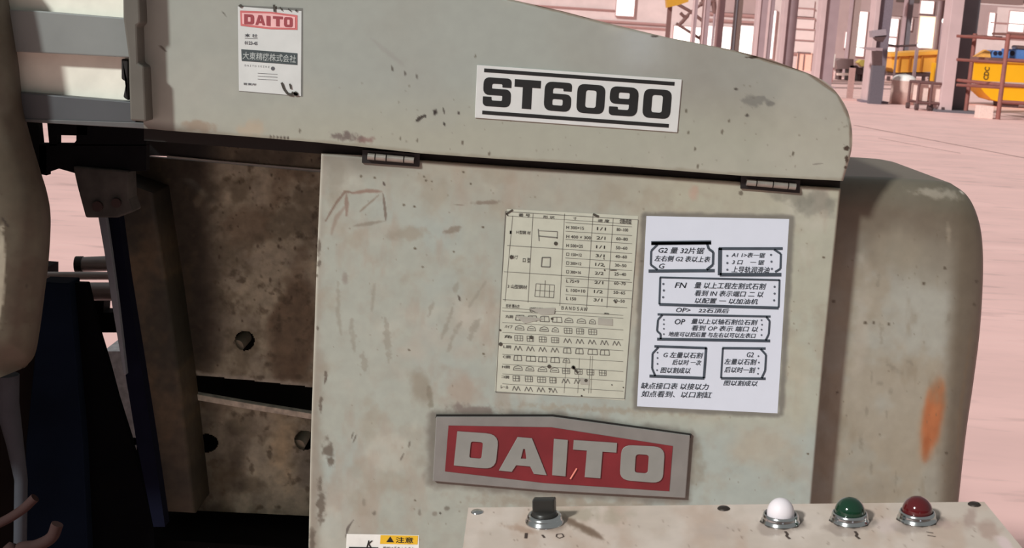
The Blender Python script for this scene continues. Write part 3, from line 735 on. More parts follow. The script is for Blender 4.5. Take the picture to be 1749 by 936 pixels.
def paint_door(p):
    p.mix(np.ones(p.X.shape), (155, 159, 149))
    p.clouds((153, 162, 156), 200, .40, .62, .8, 4)
    p.clouds((162, 154, 142), 150, .50, .68, .6, 6)
    p.clouds((150, 146, 134), 26, .50, .8, .35, 31)
    p.mix(.55 * sstep(420, 290, p.Y) * sstep(560, 800, p.X), (152, 144, 128))
    p.mix(.5 * sstep(1000, 1180, p.X) * sstep(760, 700, p.Y), (168, 166, 146))
    p.clouds((144, 136, 120), 60, .55, .75, .45, 12)
    p.clouds((176, 174, 162), 120, .58, .75, .5, 15)
    p.clouds((150, 138, 124), 40, .55, .8, .5, 21, 1, .4)
    # dark rubbed areas
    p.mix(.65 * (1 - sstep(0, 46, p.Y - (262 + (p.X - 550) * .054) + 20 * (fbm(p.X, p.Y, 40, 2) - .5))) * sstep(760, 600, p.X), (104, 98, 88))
    p.blob(575, 300, 30, 46, 0, (128, 124, 112), .6, .9, .7); p.blob(590, 475, 8, 14, 0, (122, 112, 104), .6, .8)
    p.blob(700, 400, 46, 16, 0, (140, 134, 120), .7, .7, .7); p.blob(775, 392, 20, 7, -20, (122, 114, 102), .8, .6, .5)
    p.blob(828, 346, 32, 5, -4, (120, 110, 98), .8, .6, .5); p.blob(785, 350, 12, 2, 0, (118, 108, 96), .8)
    p.blob(1360, 340, 56, 20, 0, (126, 126, 114), .75, .8, .9); p.blob(1390, 345, 40, 24, 20, (118, 118, 108), .6, .7, .9)
    p.blob(1265, 330, 5, 5, 40, (90, 84, 72), .8); p.blob(1185, 330, 12, 18, 0, (172, 142, 126), .6, .8)
    p.blob(720, 665, 26, 44, -12, (132, 126, 112), .75, .7, .5); p.blob(735, 680, 7, 26, -10, (116, 112, 98), .7)
    p.blob(790, 668, 66, 40, 0, (150, 134, 120), .6, .9, .8); p.blob(815, 700, 52, 14, 0, (112, 102, 96), .8, .7, .9)
    p.blob(760, 740, 30, 60, 0, (124, 118, 106), .5, .9, .9); p.blob(700, 770, 30, 50, 0, (140, 134, 120), .4, .9, .9)
    p.blob(1185, 800, 24, 50, 0, (130, 124, 110), .6, .9, .9); p.blob(960, 860, 240, 16, 3, (138, 130, 116), .7, .9, .8)
    p.blob(1040, 700, 200, 9, 3, (142, 134, 118), .6, .9, .9); p.blob(1115, 640, 10, 60, 3, (128, 122, 108), .5, .9, .6); p.blob(1094, 500, 7, 130, 3, (140, 134, 120), .6, .9, .6)
    p.blob(1360, 640, 30, 120, 0, (162, 158, 140), .6, .9, .6); p.blob(1300, 760, 80, 50, 0, (166, 160, 144), .6, .9, .6)
    # left edge grime, chips and a painted highlight line
    edge = seg_dist(p.X, p.Y, DOOR_LEFT)
    ed = edge + 26 * (fbm(p.X, p.Y, 34, 8) - .5)
    p.mix(.62 * (1 - sstep(4, 30, ed)) * sstep(560, 700, p.Y), (122, 116, 104))
    p.mix(.45 * (1 - sstep(4, 20, ed)), (140, 130, 118))
    p.mix(.8 * (1 - sstep(0, 2.2, edge)), (196, 192, 178))
    for x, y, rx, ry in ((545, 420, 4, 22), (545, 450, 4, 8), (543, 560, 3, 6), (541, 470, 3, 4), (548, 690, 4, 14), (560, 770, 12, 22), (566, 790, 8, 12), (548, 860, 10, 42), (533, 925, 8, 26), (556, 640, 3, 9)): p.blob(x, y, rx, ry, 0, (88, 80, 70), .8, .6, .7)
    # scratched box sketch
    P_ = (116, 98, 86)
    p.stroke([(556, 378), (572, 350), (589, 328), (600, 328)], 4, P_, .8); p.stroke([(600, 330), (626, 326), (652, 327)], 5.5, (128, 106, 94), .85, 2); p.stroke([(654, 330), (658, 360), (659, 380)], 4, (104, 92, 82), .8)
    p.stroke([(648, 332), (630, 348), (614, 362)], 3, (124, 112, 98), .8); p.stroke([(605, 386), (630, 382), (656, 378)], 5, (128, 122, 110), .8, 2); p.stroke([(592, 332), (592, 368)], 6, (126, 106, 94), .8, 2); p.stroke([(590, 352), (574, 372), (566, 400)], 5, (134, 120, 108), .7, 3)
    p.stroke([(654, 310), (658, 318)], 4, (80, 70, 64), .9)
    # long scratches
    for pts, w in (([(577, 482), (578, 540), (583, 572)], 4), ([(640, 486), (635, 530)], 3.5), ([(600, 545), (606, 600)], 6), ([(620, 600), (623, 638)], 10), ([(658, 545), (664, 620)], 9), ([(829, 482), (800, 525)], 4), ([(775, 520), (765, 550), (755, 578)], 5), ([(788, 550), (774, 574), (766, 600)], 5), ([(818, 545), (803, 578)], 8), ([(740, 515), (733, 540)], 5), ([(782, 484), (776, 498)], 7)):
        p.stroke(pts, w, (134, 131, 119), .6, 3.0, 1.6)
    p.stroke([(783, 505), (786, 514)], 3, (84, 78, 70), .9); p.stroke([(604, 738), (600, 750)], 2.4, (96, 92, 84), .9); p.stroke([(609, 742), (603, 756)], 2.4, (96, 92, 84), .9)
    p.stroke([(559, 640), (554, 656)], 3, (92, 84, 76), .9); p.stroke([(690, 774), (684, 786)], 2.6, (104, 98, 88), .8); p.stroke([(700, 754), (698, 764)], 2.6, (104, 98, 88), .8)
    p.stroke([(604, 888), (594, 902), (590, 918)], 3, (90, 84, 78), .9)
    p.blob(639, 877, 5, 5, 0, (104, 98, 88), .8); p.blob(717, 874, 4, 8, 0, (118, 114, 104), .8); p.blob(764, 868, 5, 6, 60, (104, 100, 90), .8); p.blob(742, 877, 6, 5, 0, (120, 114, 104), .7); p.blob(752, 877, 2.5, 2, 0, (60, 54, 48), .9); p.blob(621, 858, 4, 9, 0, (126, 120, 108), .7)
    for x, y in ((792, 294), (722, 456), (699, 598), (690, 350), (708, 353), (724, 302), (728, 308), (640, 304), (617, 301), (825, 388), (775, 430), (1407, 440), (1380, 775), (1096, 446), (826, 604), (709, 424), (738, 310), (709, 855), (804, 314)): p.blob(x, y, 3, 2.4, 10, (84, 74, 60), .85, .6)
    p.specks(220, 560, 1430, 290, 930, (104, 92, 76), .6, 11, .7, 1.8)
    # dirt line framing the taped notice
    for ln in ([(1100, 371), (1086, 696), (1328, 709)], [(1103, 367), (1352, 372), (1334, 706)]):
        d = seg_dist(p.X, p.Y, ln); p.mix(.75 * (1 - sstep(1, 9, d + 5 * (fbm(p.X, p.Y, 20, 4) - .5))), (100, 98, 92))
    d = seg_dist(p.X, p.Y, [(742, 712), (938, 712), (1180, 745), (1172, 852), (920, 838), (738, 822), (742, 712)])
    p.mix(.7 * (1 - sstep(1, 16, d + 16 * (fbm(p.X, p.Y, 26, 14) - .5))), (100, 94, 86))
    er = seg_dist(p.X, p.Y, DOOR_RIGHT); p.mix(.6 * (1 - sstep(0, 2.5, er)), (112, 104, 88))
DOOR_LEFT = [(549, 262), (546, 330), (541, 450), (536, 600), (531, 750), (527, 940), (524, 1040)]
DOOR_RIGHT = [(1436, 322), (1424, 440), (1408, 600), (1393, 770), (1382, 900), (1372, 1040)]
sheet('door_panel', [(549, 262), (625, 266), (720, 274), (860, 284), (1265, 311), (1436, 322)], [(524, 1040), (1372, 1093)],
      DOOR_LEFT, DOOR_RIGHT, 520, 440, YD, paint_door, m_door, machine, 0.34, rounded=[DOOR_LEFT, DOOR_RIGHT, [(549, 262), (860, 284), (1436, 322)]], radius_px=4)

SHELL_TOP = [(1380, 297), (1440, 300), (1520, 303), (1590, 307), (1624, 313)]
SHELL_RIGHT = smooth_line([(1624, 313), (1650, 332), (1667, 362), (1677, 405), (1679, 470), (1674, 560), (1663, 650), (1650, 740), (1640, 830), (1634, 900), (1628, 1090)])
def paint_shell(p):
    p.mix(np.ones(p.X.shape), (142, 140, 128))
    p.clouds((154, 155, 146), 120, .45, .7, .8, 5)
    p.clouds((142, 132, 114), 90, .5, .7, .6, 8)
    p.mix(.85 * (1 - sstep(350, 530, p.Y + 90 * (fbm(p.X, p.Y, 70, 3) - .5))), (96, 87, 74))  # shade at the curved top painted into the colour
    p.mix(.85 * sstep(1618, 1650, p.X + (p.Y - 400) * .06), (98, 90, 76))  # right side painted darker where it curves away from the sun
    p.blob(1540, 420, 70, 60, 0, (138, 132, 116), .6, .9, .5); p.blob(1470, 560, 20, 160, 3, (166, 160, 148), .5, .9, .5)
    p.blob(1620, 400, 6, 28, -4, (140, 132, 116), .7, .9); p.blob(1600, 330, 50, 12, 6, (172, 162, 148), .6, .8, .7); p.blob(1645, 328, 7, 5, 20, (240, 232, 222), .9, .6, .3)  # light caught by the top edge and a bright highlight painted in
    for x, y, rx, ry, a in ((1527, 628, 20, 8, 35), (1553, 618, 9, 6, 40), (1520, 668, 8, 6, 20), (1489, 645, 4, 14, 0), (1503, 655, 8, 4, 0), (1480, 705, 4, 14, 0), (1514, 710, 3, 14, 0), (1488, 800, 4, 18, 0), (1530, 815, 4, 20, 0), (1470, 755, 6, 22, 0), (1622, 540, 5, 18, 20), (1500, 480, 6, 20, 10), (1505, 570, 6, 24, 0)): p.blob(x, y, rx, ry, a, (118, 113, 100), .55, .9, .8)
    for x, y in ((1614, 458), (1616, 774), (1518, 554), (1478, 552), (1492, 551), (1578, 484), (1430, 670), (1424, 515), (1668, 480), (1664, 520)): p.blob(x, y, 4, 3.4, 0, (74, 66, 54), .85, .6)
    p.blob(1592, 715, 28, 92, 10, (150, 118, 92), .65, .6, .12); p.blob(1593, 713, 23, 84, 10, (160, 92, 54), .85, .55, .12); p.blob(1600, 690, 12, 52, 12, (172, 106, 66), .7, .8, .2); p.blob(1582, 765, 9, 34, 6, (142, 80, 46), .7, .8, .2)
    p.clouds((120, 110, 92), 50, .6, .78, .5, 33, 1, .4)
    er = seg_dist(p.X, p.Y, SHELL_RIGHT); p.mix(.7 * (1 - sstep(0, 4, er + 3 * (fbm(p.X, p.Y, 14, 1) - .5))), (108, 90, 74))
    p.blob(1480, 840, 100, 40, 0, (126, 120, 106), .5, .9, .7); p.stroke([(1660, 560), (1640, 700), (1634, 790)], 5, (110, 98, 80), .7, 2, 1.2)
    p.specks(80, 1440, 1670, 320, 860, (92, 82, 66), .6, 5)
def shell_relief(X, Y):
    # the face rolls back gently towards the top and the right rim
    d = np.clip(seg_dist(X, Y, SHELL_RIGHT[:]), 0, 70) / 70; e = np.clip(Y - (297 + (X - 1380) * .05), 0, 60) / 60
    return 0.030 * (1 - np.sqrt(np.clip(1 - (1 - d) ** 2, 0, 1))) + 0.05 * (1 - np.sqrt(np.clip(1 - (1 - e) ** 2, 0, 1)))
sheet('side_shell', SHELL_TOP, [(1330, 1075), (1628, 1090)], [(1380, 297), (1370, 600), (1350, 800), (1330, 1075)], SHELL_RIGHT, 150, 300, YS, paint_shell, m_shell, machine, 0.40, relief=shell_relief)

# lower body carrying the panels down to the floor
zb = float(at(900, 1060, YD)[2])
k = MB(); k.box(-.31, .60, YD + .03, YD + .40, 0.0, zb + .03); k.build('lower_body', mat('body_paint', (150, 148, 134), .55), machine, .004)

# hinges
m_hinge = mat('hinge_metal', (150, 146, 138), .4, .5, .2, 60)
m_blk = mat('black_grease', (24, 22, 21), .5)
def hinge(x0, y0, x1, y1, cuts):
    sl = (y1 - y0) / (x1 - x0)
    k = MB(); k.pxprism([(x0 - 8, y0 - 5), (x1 + 5, y0 - 5 + sl * (x1 - x0)), (x1 + 4, y0 + 17 + sl * (x1 - x0)), (x0 - 9, y0 + 17)], YD - .004, .02)
    h = k.build('hinge', m_blk, machine)
    for a, b in zip(cuts[:-1], cuts[1:]):
        k = MB(); ya = y0 + sl * (a - x0); yb = y0 + sl * (b - x0)
        P0 = at(a + 1, ya + 6, YD - .008); P1 = at(b - 1, yb + 6, YD - .008)
        k.tube([P0, P1], .0052, 12); k.build('knuckle', m_hinge, h)
hinge(627, 261, 712, 268, [627, 641, 660, 690, 708])
hinge(1274, 305, 1362, 313, [1274, 1292, 1320, 1346, 1360])

# hood side ladder: recessed light panels between grey bars, and the post
m_cream = mat('cream_panel', (238, 236, 222), .35, noise=.12, scale=22)
m_bar = mat('grey_bar', (126, 130, 128), .45, noise=.10, scale=14)
m_post = mat('post_grey_brown', (92, 89, 82), .5, noise=.12, scale=20)
k = MB(); k.pxprism([(-420, -180), (222, -180), (226, 40), (-420, 10)], YH + .035, .03); k.build('light_panel', m_cream, machine)  # panels and bars extended unseen to the left to block sun
k = MB(); k.pxprism([(-420, 60), (226, 90), (224, 186), (-420, 170)], YH + .035, .03); k.build('light_panel', m_cream, machine)
k = MB(); k.pxprism([(-420, 0), (60, 18), (230, 32), (234, 99), (60, 90), (-420, 70)], YH + .012, .05); k.build('cross_bar', m_bar, machine, .002)
k = MB(); k.pxprism([(-420, 140), (38, 158), (228, 174), (232, 210), (60, 206), (-420, 196)], YH + .012, .05); k.build('cross_bar', mat('dark_grey_bar', (74, 77, 80), .45, noise=.1, scale=14), machine, .002)
k = MB(); k.pxprism([(209, -60), (236, -60), (240, 40), (234, 44), (236, 108), (246, 114), (250, 208), (222, 206), (219, 96), (210, 30)], YH - .036, .08); k.build('post', m_post, machine, .003)
if 0:
  k = MB(); k.pxprism([(236, -60), (268, -60), (262, 40), (258, 42), (258, 108), (248, 110), (246, 60)], YH - .010, .03)
k = MB(); k.pxprism([(40, 203), (232, 209), (286, 214), (286, 222), (140, 214), (40, 208)], YH + .01, .03); k.build('sill', mat('sill_grey', (84, 84, 84), .5), machine, .001)
k = MB(); k.pxprism([(207, 100), (219, 103), (219, 172), (210, 166), (215, 140), (207, 135)], YH + .02, .02); k.build('grease_lump', m_blk, machine, .002)

# recess behind the hood: beam, pillar, plate with slot and holes
YP = 2.62
SLOT = [(306, 641), (330, 640), (430, 650), (560, 664), (560, 712), (430, 690), (306, 668)]
def inpoly(X, Y, poly):
    r = np.zeros(X.shape, bool); n = len(poly)
    for i in range(n):
        x0, y0 = poly[i - 1]; x1, y1 = poly[i]
        c = ((y0 > Y) != (y1 > Y)) & (X < (x1 - x0) * (Y - y0) / (y1 - y0 + 1e-9) + x0); r ^= c
    return r
def plate_hole(X, Y):
    h = inpoly(X, Y, SLOT)
    h |= np.hypot(X - 418, Y - 582) < 17
    h |= np.hypot(X - 520, Y - 752) < 17
    h |= (np.hypot((X - 352) / 1.3, Y - 757) < 16)
    return h
def paint_plate(p):
    p.mix(np.ones(p.X.shape), (184, 180, 158))
    p.clouds((122, 117, 98), 50, .4, .65, .8, 2); p.clouds((170, 166, 148), 34, .5, .7, .7, 7); p.clouds((118, 104, 84), 90, .5, .7, .6, 11)
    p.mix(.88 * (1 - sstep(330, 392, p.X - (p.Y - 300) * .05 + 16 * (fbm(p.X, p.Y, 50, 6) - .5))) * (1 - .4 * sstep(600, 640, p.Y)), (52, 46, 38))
    p.blob(500, 560, 50, 140, 6, (110, 94, 74), .8, .4, .3)
    p.blob(480, 760, 34, 84, -6, (206, 190, 156), .8, .8, .6); p.blob(525, 780, 22, 80, 0, (130, 128, 116), .7, .7, .4); p.blob(400, 780, 40, 70, 10, (64, 58, 46), .7, .8, .5); p.blob(440, 700, 60, 60, 0, (170, 164, 146), .7, .9, .9); p.blob(380, 820, 40, 60, 0, (90, 80, 60), .8, .9, .6)
    p.blob(320, 480, 12, 60, 0, (80, 70, 54), .8, .8); p.blob(340, 340, 14, 30, 20, (140, 132, 112), .5, .8)
    for ln in ([(306, 641), (330, 640), (430, 650), (560, 664)],): p.mix(.8 * (1 - sstep(2, 10, seg_dist(p.X, p.Y, ln) + 8 * (fbm(p.X, p.Y, 12, 3) - .5))), (190, 186, 172))
    p.clouds((82, 74, 58), 16, .6, .8, .6, 44); p.specks(60, 370, 545, 290, 640, (50, 40, 30), .6, 9, 1.2, 3.0)
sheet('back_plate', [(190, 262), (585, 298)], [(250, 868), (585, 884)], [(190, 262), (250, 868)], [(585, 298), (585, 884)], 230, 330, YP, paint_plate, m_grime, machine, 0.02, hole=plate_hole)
k = MB(); k.pxprism([(240, 300), (600, 300), (600, 890), (270, 880)], YP + .10, .02); k.build('dark_backing', mat('inner_dark', (16, 14, 13), .9), machine)  # dark sheet added so the slot and holes look shaded
k = MB(); k.pxprism([(304, 668), (430, 690), (560, 711), (560, 721), (430, 700), (304, 678)], YP - .008, .02); k.build('slot_lip', mat('lip_worn_steel', (206, 200, 184), .5, .1, .4, 60, .6), machine, .001)
for cx_, cy_ in ((408, 588), (512, 757)):
    a = at(cx_, cy_, YP + .03); k = MB(); k.tube([(a[0], YP + .01, a[2]), (a[0], YP + .09, a[2])], .0135, 20); k.build('bolt', mat('bolt_grey', (150, 142, 124), .5, .2), machine)
def paint_beam(p):
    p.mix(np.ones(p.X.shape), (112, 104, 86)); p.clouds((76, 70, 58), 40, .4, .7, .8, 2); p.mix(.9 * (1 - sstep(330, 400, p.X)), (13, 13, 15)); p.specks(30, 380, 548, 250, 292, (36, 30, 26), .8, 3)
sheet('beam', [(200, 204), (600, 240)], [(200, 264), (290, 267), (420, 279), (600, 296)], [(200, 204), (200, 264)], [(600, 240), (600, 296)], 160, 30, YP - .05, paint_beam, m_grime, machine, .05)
k = MB(); k.pxprism([(285, 266), (400, 277), (550, 290), (550, 293), (400, 280), (285, 269)], YP - .056, .03); k.build('beam_lip', mat('beam_lip', (150, 150, 146), .5), machine)
def paint_pillar(p):
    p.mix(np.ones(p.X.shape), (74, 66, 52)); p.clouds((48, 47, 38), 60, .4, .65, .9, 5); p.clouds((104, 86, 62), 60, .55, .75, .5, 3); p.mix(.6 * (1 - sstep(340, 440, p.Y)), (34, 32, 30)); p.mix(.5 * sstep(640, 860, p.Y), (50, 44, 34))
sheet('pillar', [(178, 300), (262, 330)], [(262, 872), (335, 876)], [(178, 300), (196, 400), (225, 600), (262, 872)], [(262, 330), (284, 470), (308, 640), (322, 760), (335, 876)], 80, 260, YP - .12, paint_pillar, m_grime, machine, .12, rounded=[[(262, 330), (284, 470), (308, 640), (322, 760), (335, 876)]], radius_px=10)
# blue-grey strut
k = MB(); k.pxprism([(164, 350), (178, 350), (190, 430), (202, 520), (216, 640), (211, 640), (191, 520), (178, 430)], 2.24, .012); k.build('strut', mat('strut_blue_grey', (92, 98, 106), .5), machine, .001)
k = MB(); k.pxprism([(177, 350), (200, 350), (216, 470), (240, 620), (262, 760), (282, 900), (262, 900), (234, 760), (211, 620), (190, 430)], 2.27, .03); k.build('strut_web', mat('strut_navy', (15, 17, 30), .9, spec=.03), machine)
# clamp block and bracket
m_blk2 = mat('clamp_black', (16, 17, 20), .8, noise=.2, spec=.08)
k = MB()
k.pxprism([(20, 204), (65, 207), (69, 247), (80, 249), (80, 300), (30, 290)], 2.20, .02)
k.pxprism([(80, 208), (98, 209), (98, 250), (84, 250)], 2.20, .02)
k.pxprism([(96, 209), (150, 212), (150, 232), (96, 231)], 2.20, .02)
k.pxprism([(66, 245), (250, 246), (250, 292), (128, 296), (100, 288), (66, 300)], 2.20, .02)
k.pxprism([(130, 211), (250, 216), (250, 250), (122, 250), (130, 240)], 2.20, .02)
k.build('clamp_block', m_blk2, machine, .001)
k = MB(); k.pxprism([(124, 284), (218, 292), (220, 340), (228, 362), (200, 372), (146, 372), (132, 320)], 2.19, .05); k.build('bracket', mat('bracket_grey', (62, 60, 57), .8, 0, .45, 30, .5), machine, .003)
for cx_, cy_, r_ in ((168, 352, 9), (200, 346, 8)):
    a = at(cx_, cy_, 2.19); k = MB(); k.tube([(a[0], 2.183, a[2]), (a[0], 2.20, a[2])], r_ / 1040, 14); k.build('bolt_hole', mat('hole_rust', (44, 28, 26), .7), machine)
# black pan standing in for the shadow at the recess bottom
za = float(at(400, 884, 2.64)[2]) + .02
k = MB(); k.box(float(at(236, 890, 2.5)[0]), float(at(560, 890, 2.5)[0]), 2.50, 2.78, za - .3, za - .02); k.build('recess_shade_pan', mat('pan_shade_black', (12, 11, 12), .9, spec=.1), machine)

# brown cover at the left
COV_R = smooth_line([(2, -60), (14, 0), (24, 60), (31, 110), (39, 180), (52, 235), (68, 290), (80, 330), (86, 372), (83, 440), (76, 500), (68, 560), (59, 606), (42, 628)])
def paint_cover(p):
    p.mix(np.ones(p.X.shape), (80, 73, 60)); p.clouds((90, 86, 72), 70, .45, .7, .8, 3); p.clouds((76, 66, 54), 40, .5, .7, .6, 8)
    p.mix(.6 * (1 - sstep(0, 26, seg_dist(p.X, p.Y, COV_R))), (64, 54, 44)); p.blob(4, 150, 24, 120, 0, (104, 102, 90), .6, .9)  # rim painted darker where the cover turns away from the sun
    p.stroke([(2, 370), (16, 390)], 3, (50, 44, 38), .9); p.blob(46, 488, 3, 5, 0, (60, 54, 44), .9); p.blob(0, 470, 10, 95, 2, (166, 162, 144), .9, .3, .2)
    p.specks(50, -30, 86, 0, 620, (70, 58, 46), .7, 4)
def cover_relief(X, Y):
    d = np.clip(seg_dist(X, Y, COV_R), 0, 110) / 110
    return 0.085 * (1 - np.sqrt(np.clip(1 - (1 - d) ** 2, 0, 1)))
sheet('left_cover', [(-420, -60), (2, -60)], [(-420, 660), (-120, 655), (0, 645), (42, 628)], [(-420, -60), (-420, 660)], COV_R, 130, 260, 1.962, paint_cover, paint_mat('cover_paint', .55, .1, .4), machine, .0865, relief=cover_relief)  # left end extended out of view to keep sun from the recess
k = MB(); k.box(-1.50, -1.10, 1.96, 2.72, 0, 1.60); k.build('left_sun_block', mat('left_sun_block_paint', (118, 108, 90), .6), machine, .01)  # unseen box at the left, shaped to block the sun

# raised nameplate and flat model plate, both riveted to the machine
m_plate = mat('plate_grey_metal', (126, 124, 120), .45, .1, .10, 30, .15)
m_red = mat('nameplate_red', (114, 35, 40), .4, 0, .22, 18)
m_let = mat('letter_grey', (134, 135, 130), .45, .1, .08, 30)
np_ = thing('nameplate', None, None, at(958, 780, YD), None)
np_.parent = machine; np_.location = V(at(958, 780, YD)) - machine.location
np_['label'] = 'grey and red hexagonal nameplate reading DAITO'
HEX = [(745, 712), (944, 712), (1179, 744), (1171, 851), (928, 838), (739, 822)]
k = Print(); k.poly(HEX, YD, .007); k.build('plate', m_plate, np_, .0012)
k = Print(); k.poly([(745, 709), (944, 709), (1181, 742), (1180, 748), (944, 716), (744, 714)], YD, .0045); k.build('shadow_edge', m_blk, np_)
k = Print(); k.poly([(766, 727), (942, 730), (1149, 762), (1143, 839), (930, 825), (760, 805)], YD, .0078); k.build('red_field', m_red, np_)
def quad_on(x0, x1, yt0, yt1, yb0, yb1, lean): return [(x0, yt0), (x1, yt1), (x1 - lean, yb1), (x0 - lean, yb0)]
LET = {'D': [(781, 737), (852, 742), (846, 802), (775, 795)], 'A': [(862, 745), (931, 751), (934, 812), (852, 804)], 'I': [(946, 750), (970, 752), (966, 814), (943, 812)],
       'T': [(980, 752), (1054, 757), (1049, 819), (975, 813)], 'O': [(1062, 760), (1136, 764), (1132, 826), (1058, 820)]}
for ch in 'DAITO':
    k = Print(); k.glyph(ch, LET[ch], YD - .0078, .0022)
    k.build('letter', m_let, np_, .0004, 1)
k = Print(); k.line(985, 800, 974, 818, 2.4, YD - .0103); k.build('scratch', mat('scratch_salmon', (226, 140, 124), .6), np_)

mp = thing('model_plate', None, None, at(987, 168, YH)); mp.parent = machine; mp.location = V(at(987, 168, YH)) - machine.location
mp['label'] = 'white plate with black characters ST6090 between two bars'
MQ = [(815, 111), (1165, 136), (1157, 226), (811, 201)]
k = Print(); k.poly(MQ, YH, .0022); k.build('plate', mat('plate_white', (200, 202, 200), .4, noise=.05), mp, .0005, 1)
m_ink = mat('ink_black', (28, 30, 30), .45, noise=.1)
def mq(u0, v0, u1, v1): # fractions of the plate
    tl, tr, br, bl = [np.array(q, float) for q in MQ]
    f = lambda u, v: tuple((tl * (1 - u) + tr * u) * (1 - v) + (bl * (1 - u) + br * u) * v)
    return [f(u0, v0), f(u1, v0), f(u1, v1), f(u0, v1)]
for y0, y1, x1 in ((.055, .125, .965), (.855, .925, .955)):
    k = Print(); k.poly(mq(.035, y0, x1, y1), YH - .0022, .0004); k.build('bar', m_ink, mp)
for ch, (a, b) in zip('ST6090', ((.035, .172), (.187, .315), (.335, .468), (.495, .632), (.655, .795), (.82, .957))):
    k = Print(); q = mq(a, .215, b, .765); k.glyph(ch, q, YH - .0022, .0004); k.build('character', m_ink, mp)

# ------------------------------------------------------------------ paper labels
E = .0004
# warning sticker at the bottom
YL = YD - E
t = tag(Print().poly([(592, 912), (716, 914), (714, 990), (589, 987)], YL).build('warning_label', mat('label_white', (226, 226, 220), .5), None), 'white and yellow warning label at the bottom edge of the machine door', 'label')
k = Print(); k.poly([(650, 914), (714, 915), (713, 930), (649, 929)], YL - E); k.build('yellow_band', mat('label_yellow', (226, 180, 44), .5), t)
k = Print(); k.words('▲', 660, 916, 10, 13, YL - 2 * E, .03); k.words('注意', 676, 917, 10, 30, YL - 2 * E, .03, .012)
k.words('K', 626, 923, 12, 11, YL - 2 * E, .03, .03, .3); k.poly([(596, 934), (646, 935), (646, 965), (595, 964)], YL - 2 * E); k.words('機械に手を入れるな', 654, 933, 8, 54, YL - 2 * E, .03)
k.build('print', m_ink, t)
# maker's sticker on the hood
YL = YH - E
ST = [(406, 11), (515, 19), (514, 164), (408, 155)]
t = tag(Print().poly([(407, 9), (517, 14), (517, 165), (408, 156)], YL).build('maker_sticker', mat('sticker_edge', (110, 112, 108), .5), None), 'white sticker with red DAITO heading and dark band, upper left on the hood', 'sticker')
k = Print(); k.poly(ST, YL - E); k.build('paper', mat('sticker_paper', (200, 204, 202), .45, noise=.06), t)
m_salm = mat('sticker_red', (196, 108, 108), .5)
k = Print(); k.poly([(410, 18), (462, 20), (508, 26), (508, 51), (462, 50), (411, 44)], YL - 2 * E); k.build('red_frame', m_salm, t)
k = Print(); k.poly([(413, 22), (462, 23), (504, 29), (504, 48), (462, 47), (414, 41)], YL - 3 * E); k.build('pink_field', mat('sticker_pink', (228, 178, 178), .5), t)
k = Print()
for i, ch in enumerate('DAITO'):
    x0 = [417, 436, 455, 466, 485][i]; x1 = [434, 453, 462, 483, 500][i]; y = 24 + (x0 - 417) * .07
    k.glyph(ch, [(x0, y), (x1, y + 1), (x1, y + 18), (x0, y + 17)], YL - 4 * E)
k.build('letters', mat('sticker_dark_red', (150, 70, 76), .5), t)
k = Print(); k.poly([(412, 84), (508, 91), (508, 111), (413, 104)], YL - 2 * E); k.build('dark_band', mat('sticker_band', (66, 76, 78), .5), t)
k = Print(); k.words('大東精機株式会社', 415, 88, 13, 91, YL - 3 * E, .07, .01); k.build('band_letters', mat('band_grey', (168, 176, 174), .5), t)
k = Print(); k.words('本 社', 418, 57, 6, 22, YL - 2 * E, .06, .02); k.words('0123-45', 418, 70, 6, 22, YL - 2 * E, .06, .03)
k.pline([(418, 65), (440, 66)], .7, YL - 2 * E)
k.words('ＤＡＩＴＯ ＳＥＩＫＩ', 418, 110, 3, 42, YL - 2 * E, .07); k.dot(466, 117, 3.5, YL - 2 * E); k.words('営業所', 416, 141, 4, 22, YL - 2 * E, .07, .01)
for y in (125, 130, 135): k.pline([(440, y), (474, y + 2)], .6, YL - 2 * E)
k.build('print', mat('sticker_print', (86, 88, 92), .6), t)
k = Print(); k.pline([(468, 8), (469, 20)], 4, YL - 5 * E); k.pline([(478, 12), (482, 18)], 2, YL - 5 * E); k.pline([(492, 15), (497, 19)], 2, YL - 5 * E); k.dot(506, 18, 2, YL - 5 * E)
k.pline([(481, 141), (485, 152), (491, 160), (500, 162)], 4, YL - 5 * E); k.pline([(495, 143), (497, 152)], 3, YL - 5 * E); k.pline([(498, 158), (509, 162)], 4, YL - 5 * E); k.dot(505, 160, 4, YL - 5 * E); k.dot(411, 10, 3, YL - 5 * E)
tag(k.build('worn_spots', mat('wear_dark', (62, 60, 54), .7), t), kind='stuff')

# printed cutting chart
YL = YD - E
CH = [(866, 357), (1090, 369), (1067, 684), (845, 668)]
t = tag(Print().poly(CH, YL).build('cutting_chart', mat('chart_paper', (183, 185, 170), .5, noise=.07, scale=40), None), 'yellowed printed table of shapes and sizes on the door, left of the white sheet', 'chart')
def cm(u, v):
    tl, tr, br, bl = [np.array(q, float) for q in CH]
    return tuple((tl * (1 - u) + tr * u) * (1 - v) + (bl * (1 - u) + br * u) * v)
def px_to(x, y, x0=0, y0=0):  # crop coordinates of the enlarged view of the chart -> pixels
    return (840 + x * .3741, 350 + y * .3739)
k = Print(); Z = YL - E
def cl(pts, w=.8): k.pline([px_to(*p) for p in pts], w, Z)
cl([(62, 30), (668, 68), (606, 886), (18, 856), (62, 30)], .9)
cl([(72, 50), (640, 88)], .6); cl([(95, 50), (60, 440)]); cl([(188, 40), (165, 446)]); cl([(332, 40), (310, 460)]); cl([(462, 50), (432, 470)]); cl([(554, 60), (525, 470)])
cl([(70, 185), (640, 222)]); cl([(55, 305), (630, 342)]); cl([(50, 432), (618, 470)])
for y in (88, 128, 165, 250, 288, 342, 380, 418): cl([(336, y - 8), (640, y + 12)], .7)
for y in (478, 492, 545, 590, 640, 690, 735, 780, 825): cl([(48, y - 8), (600, y + 26)], .6)
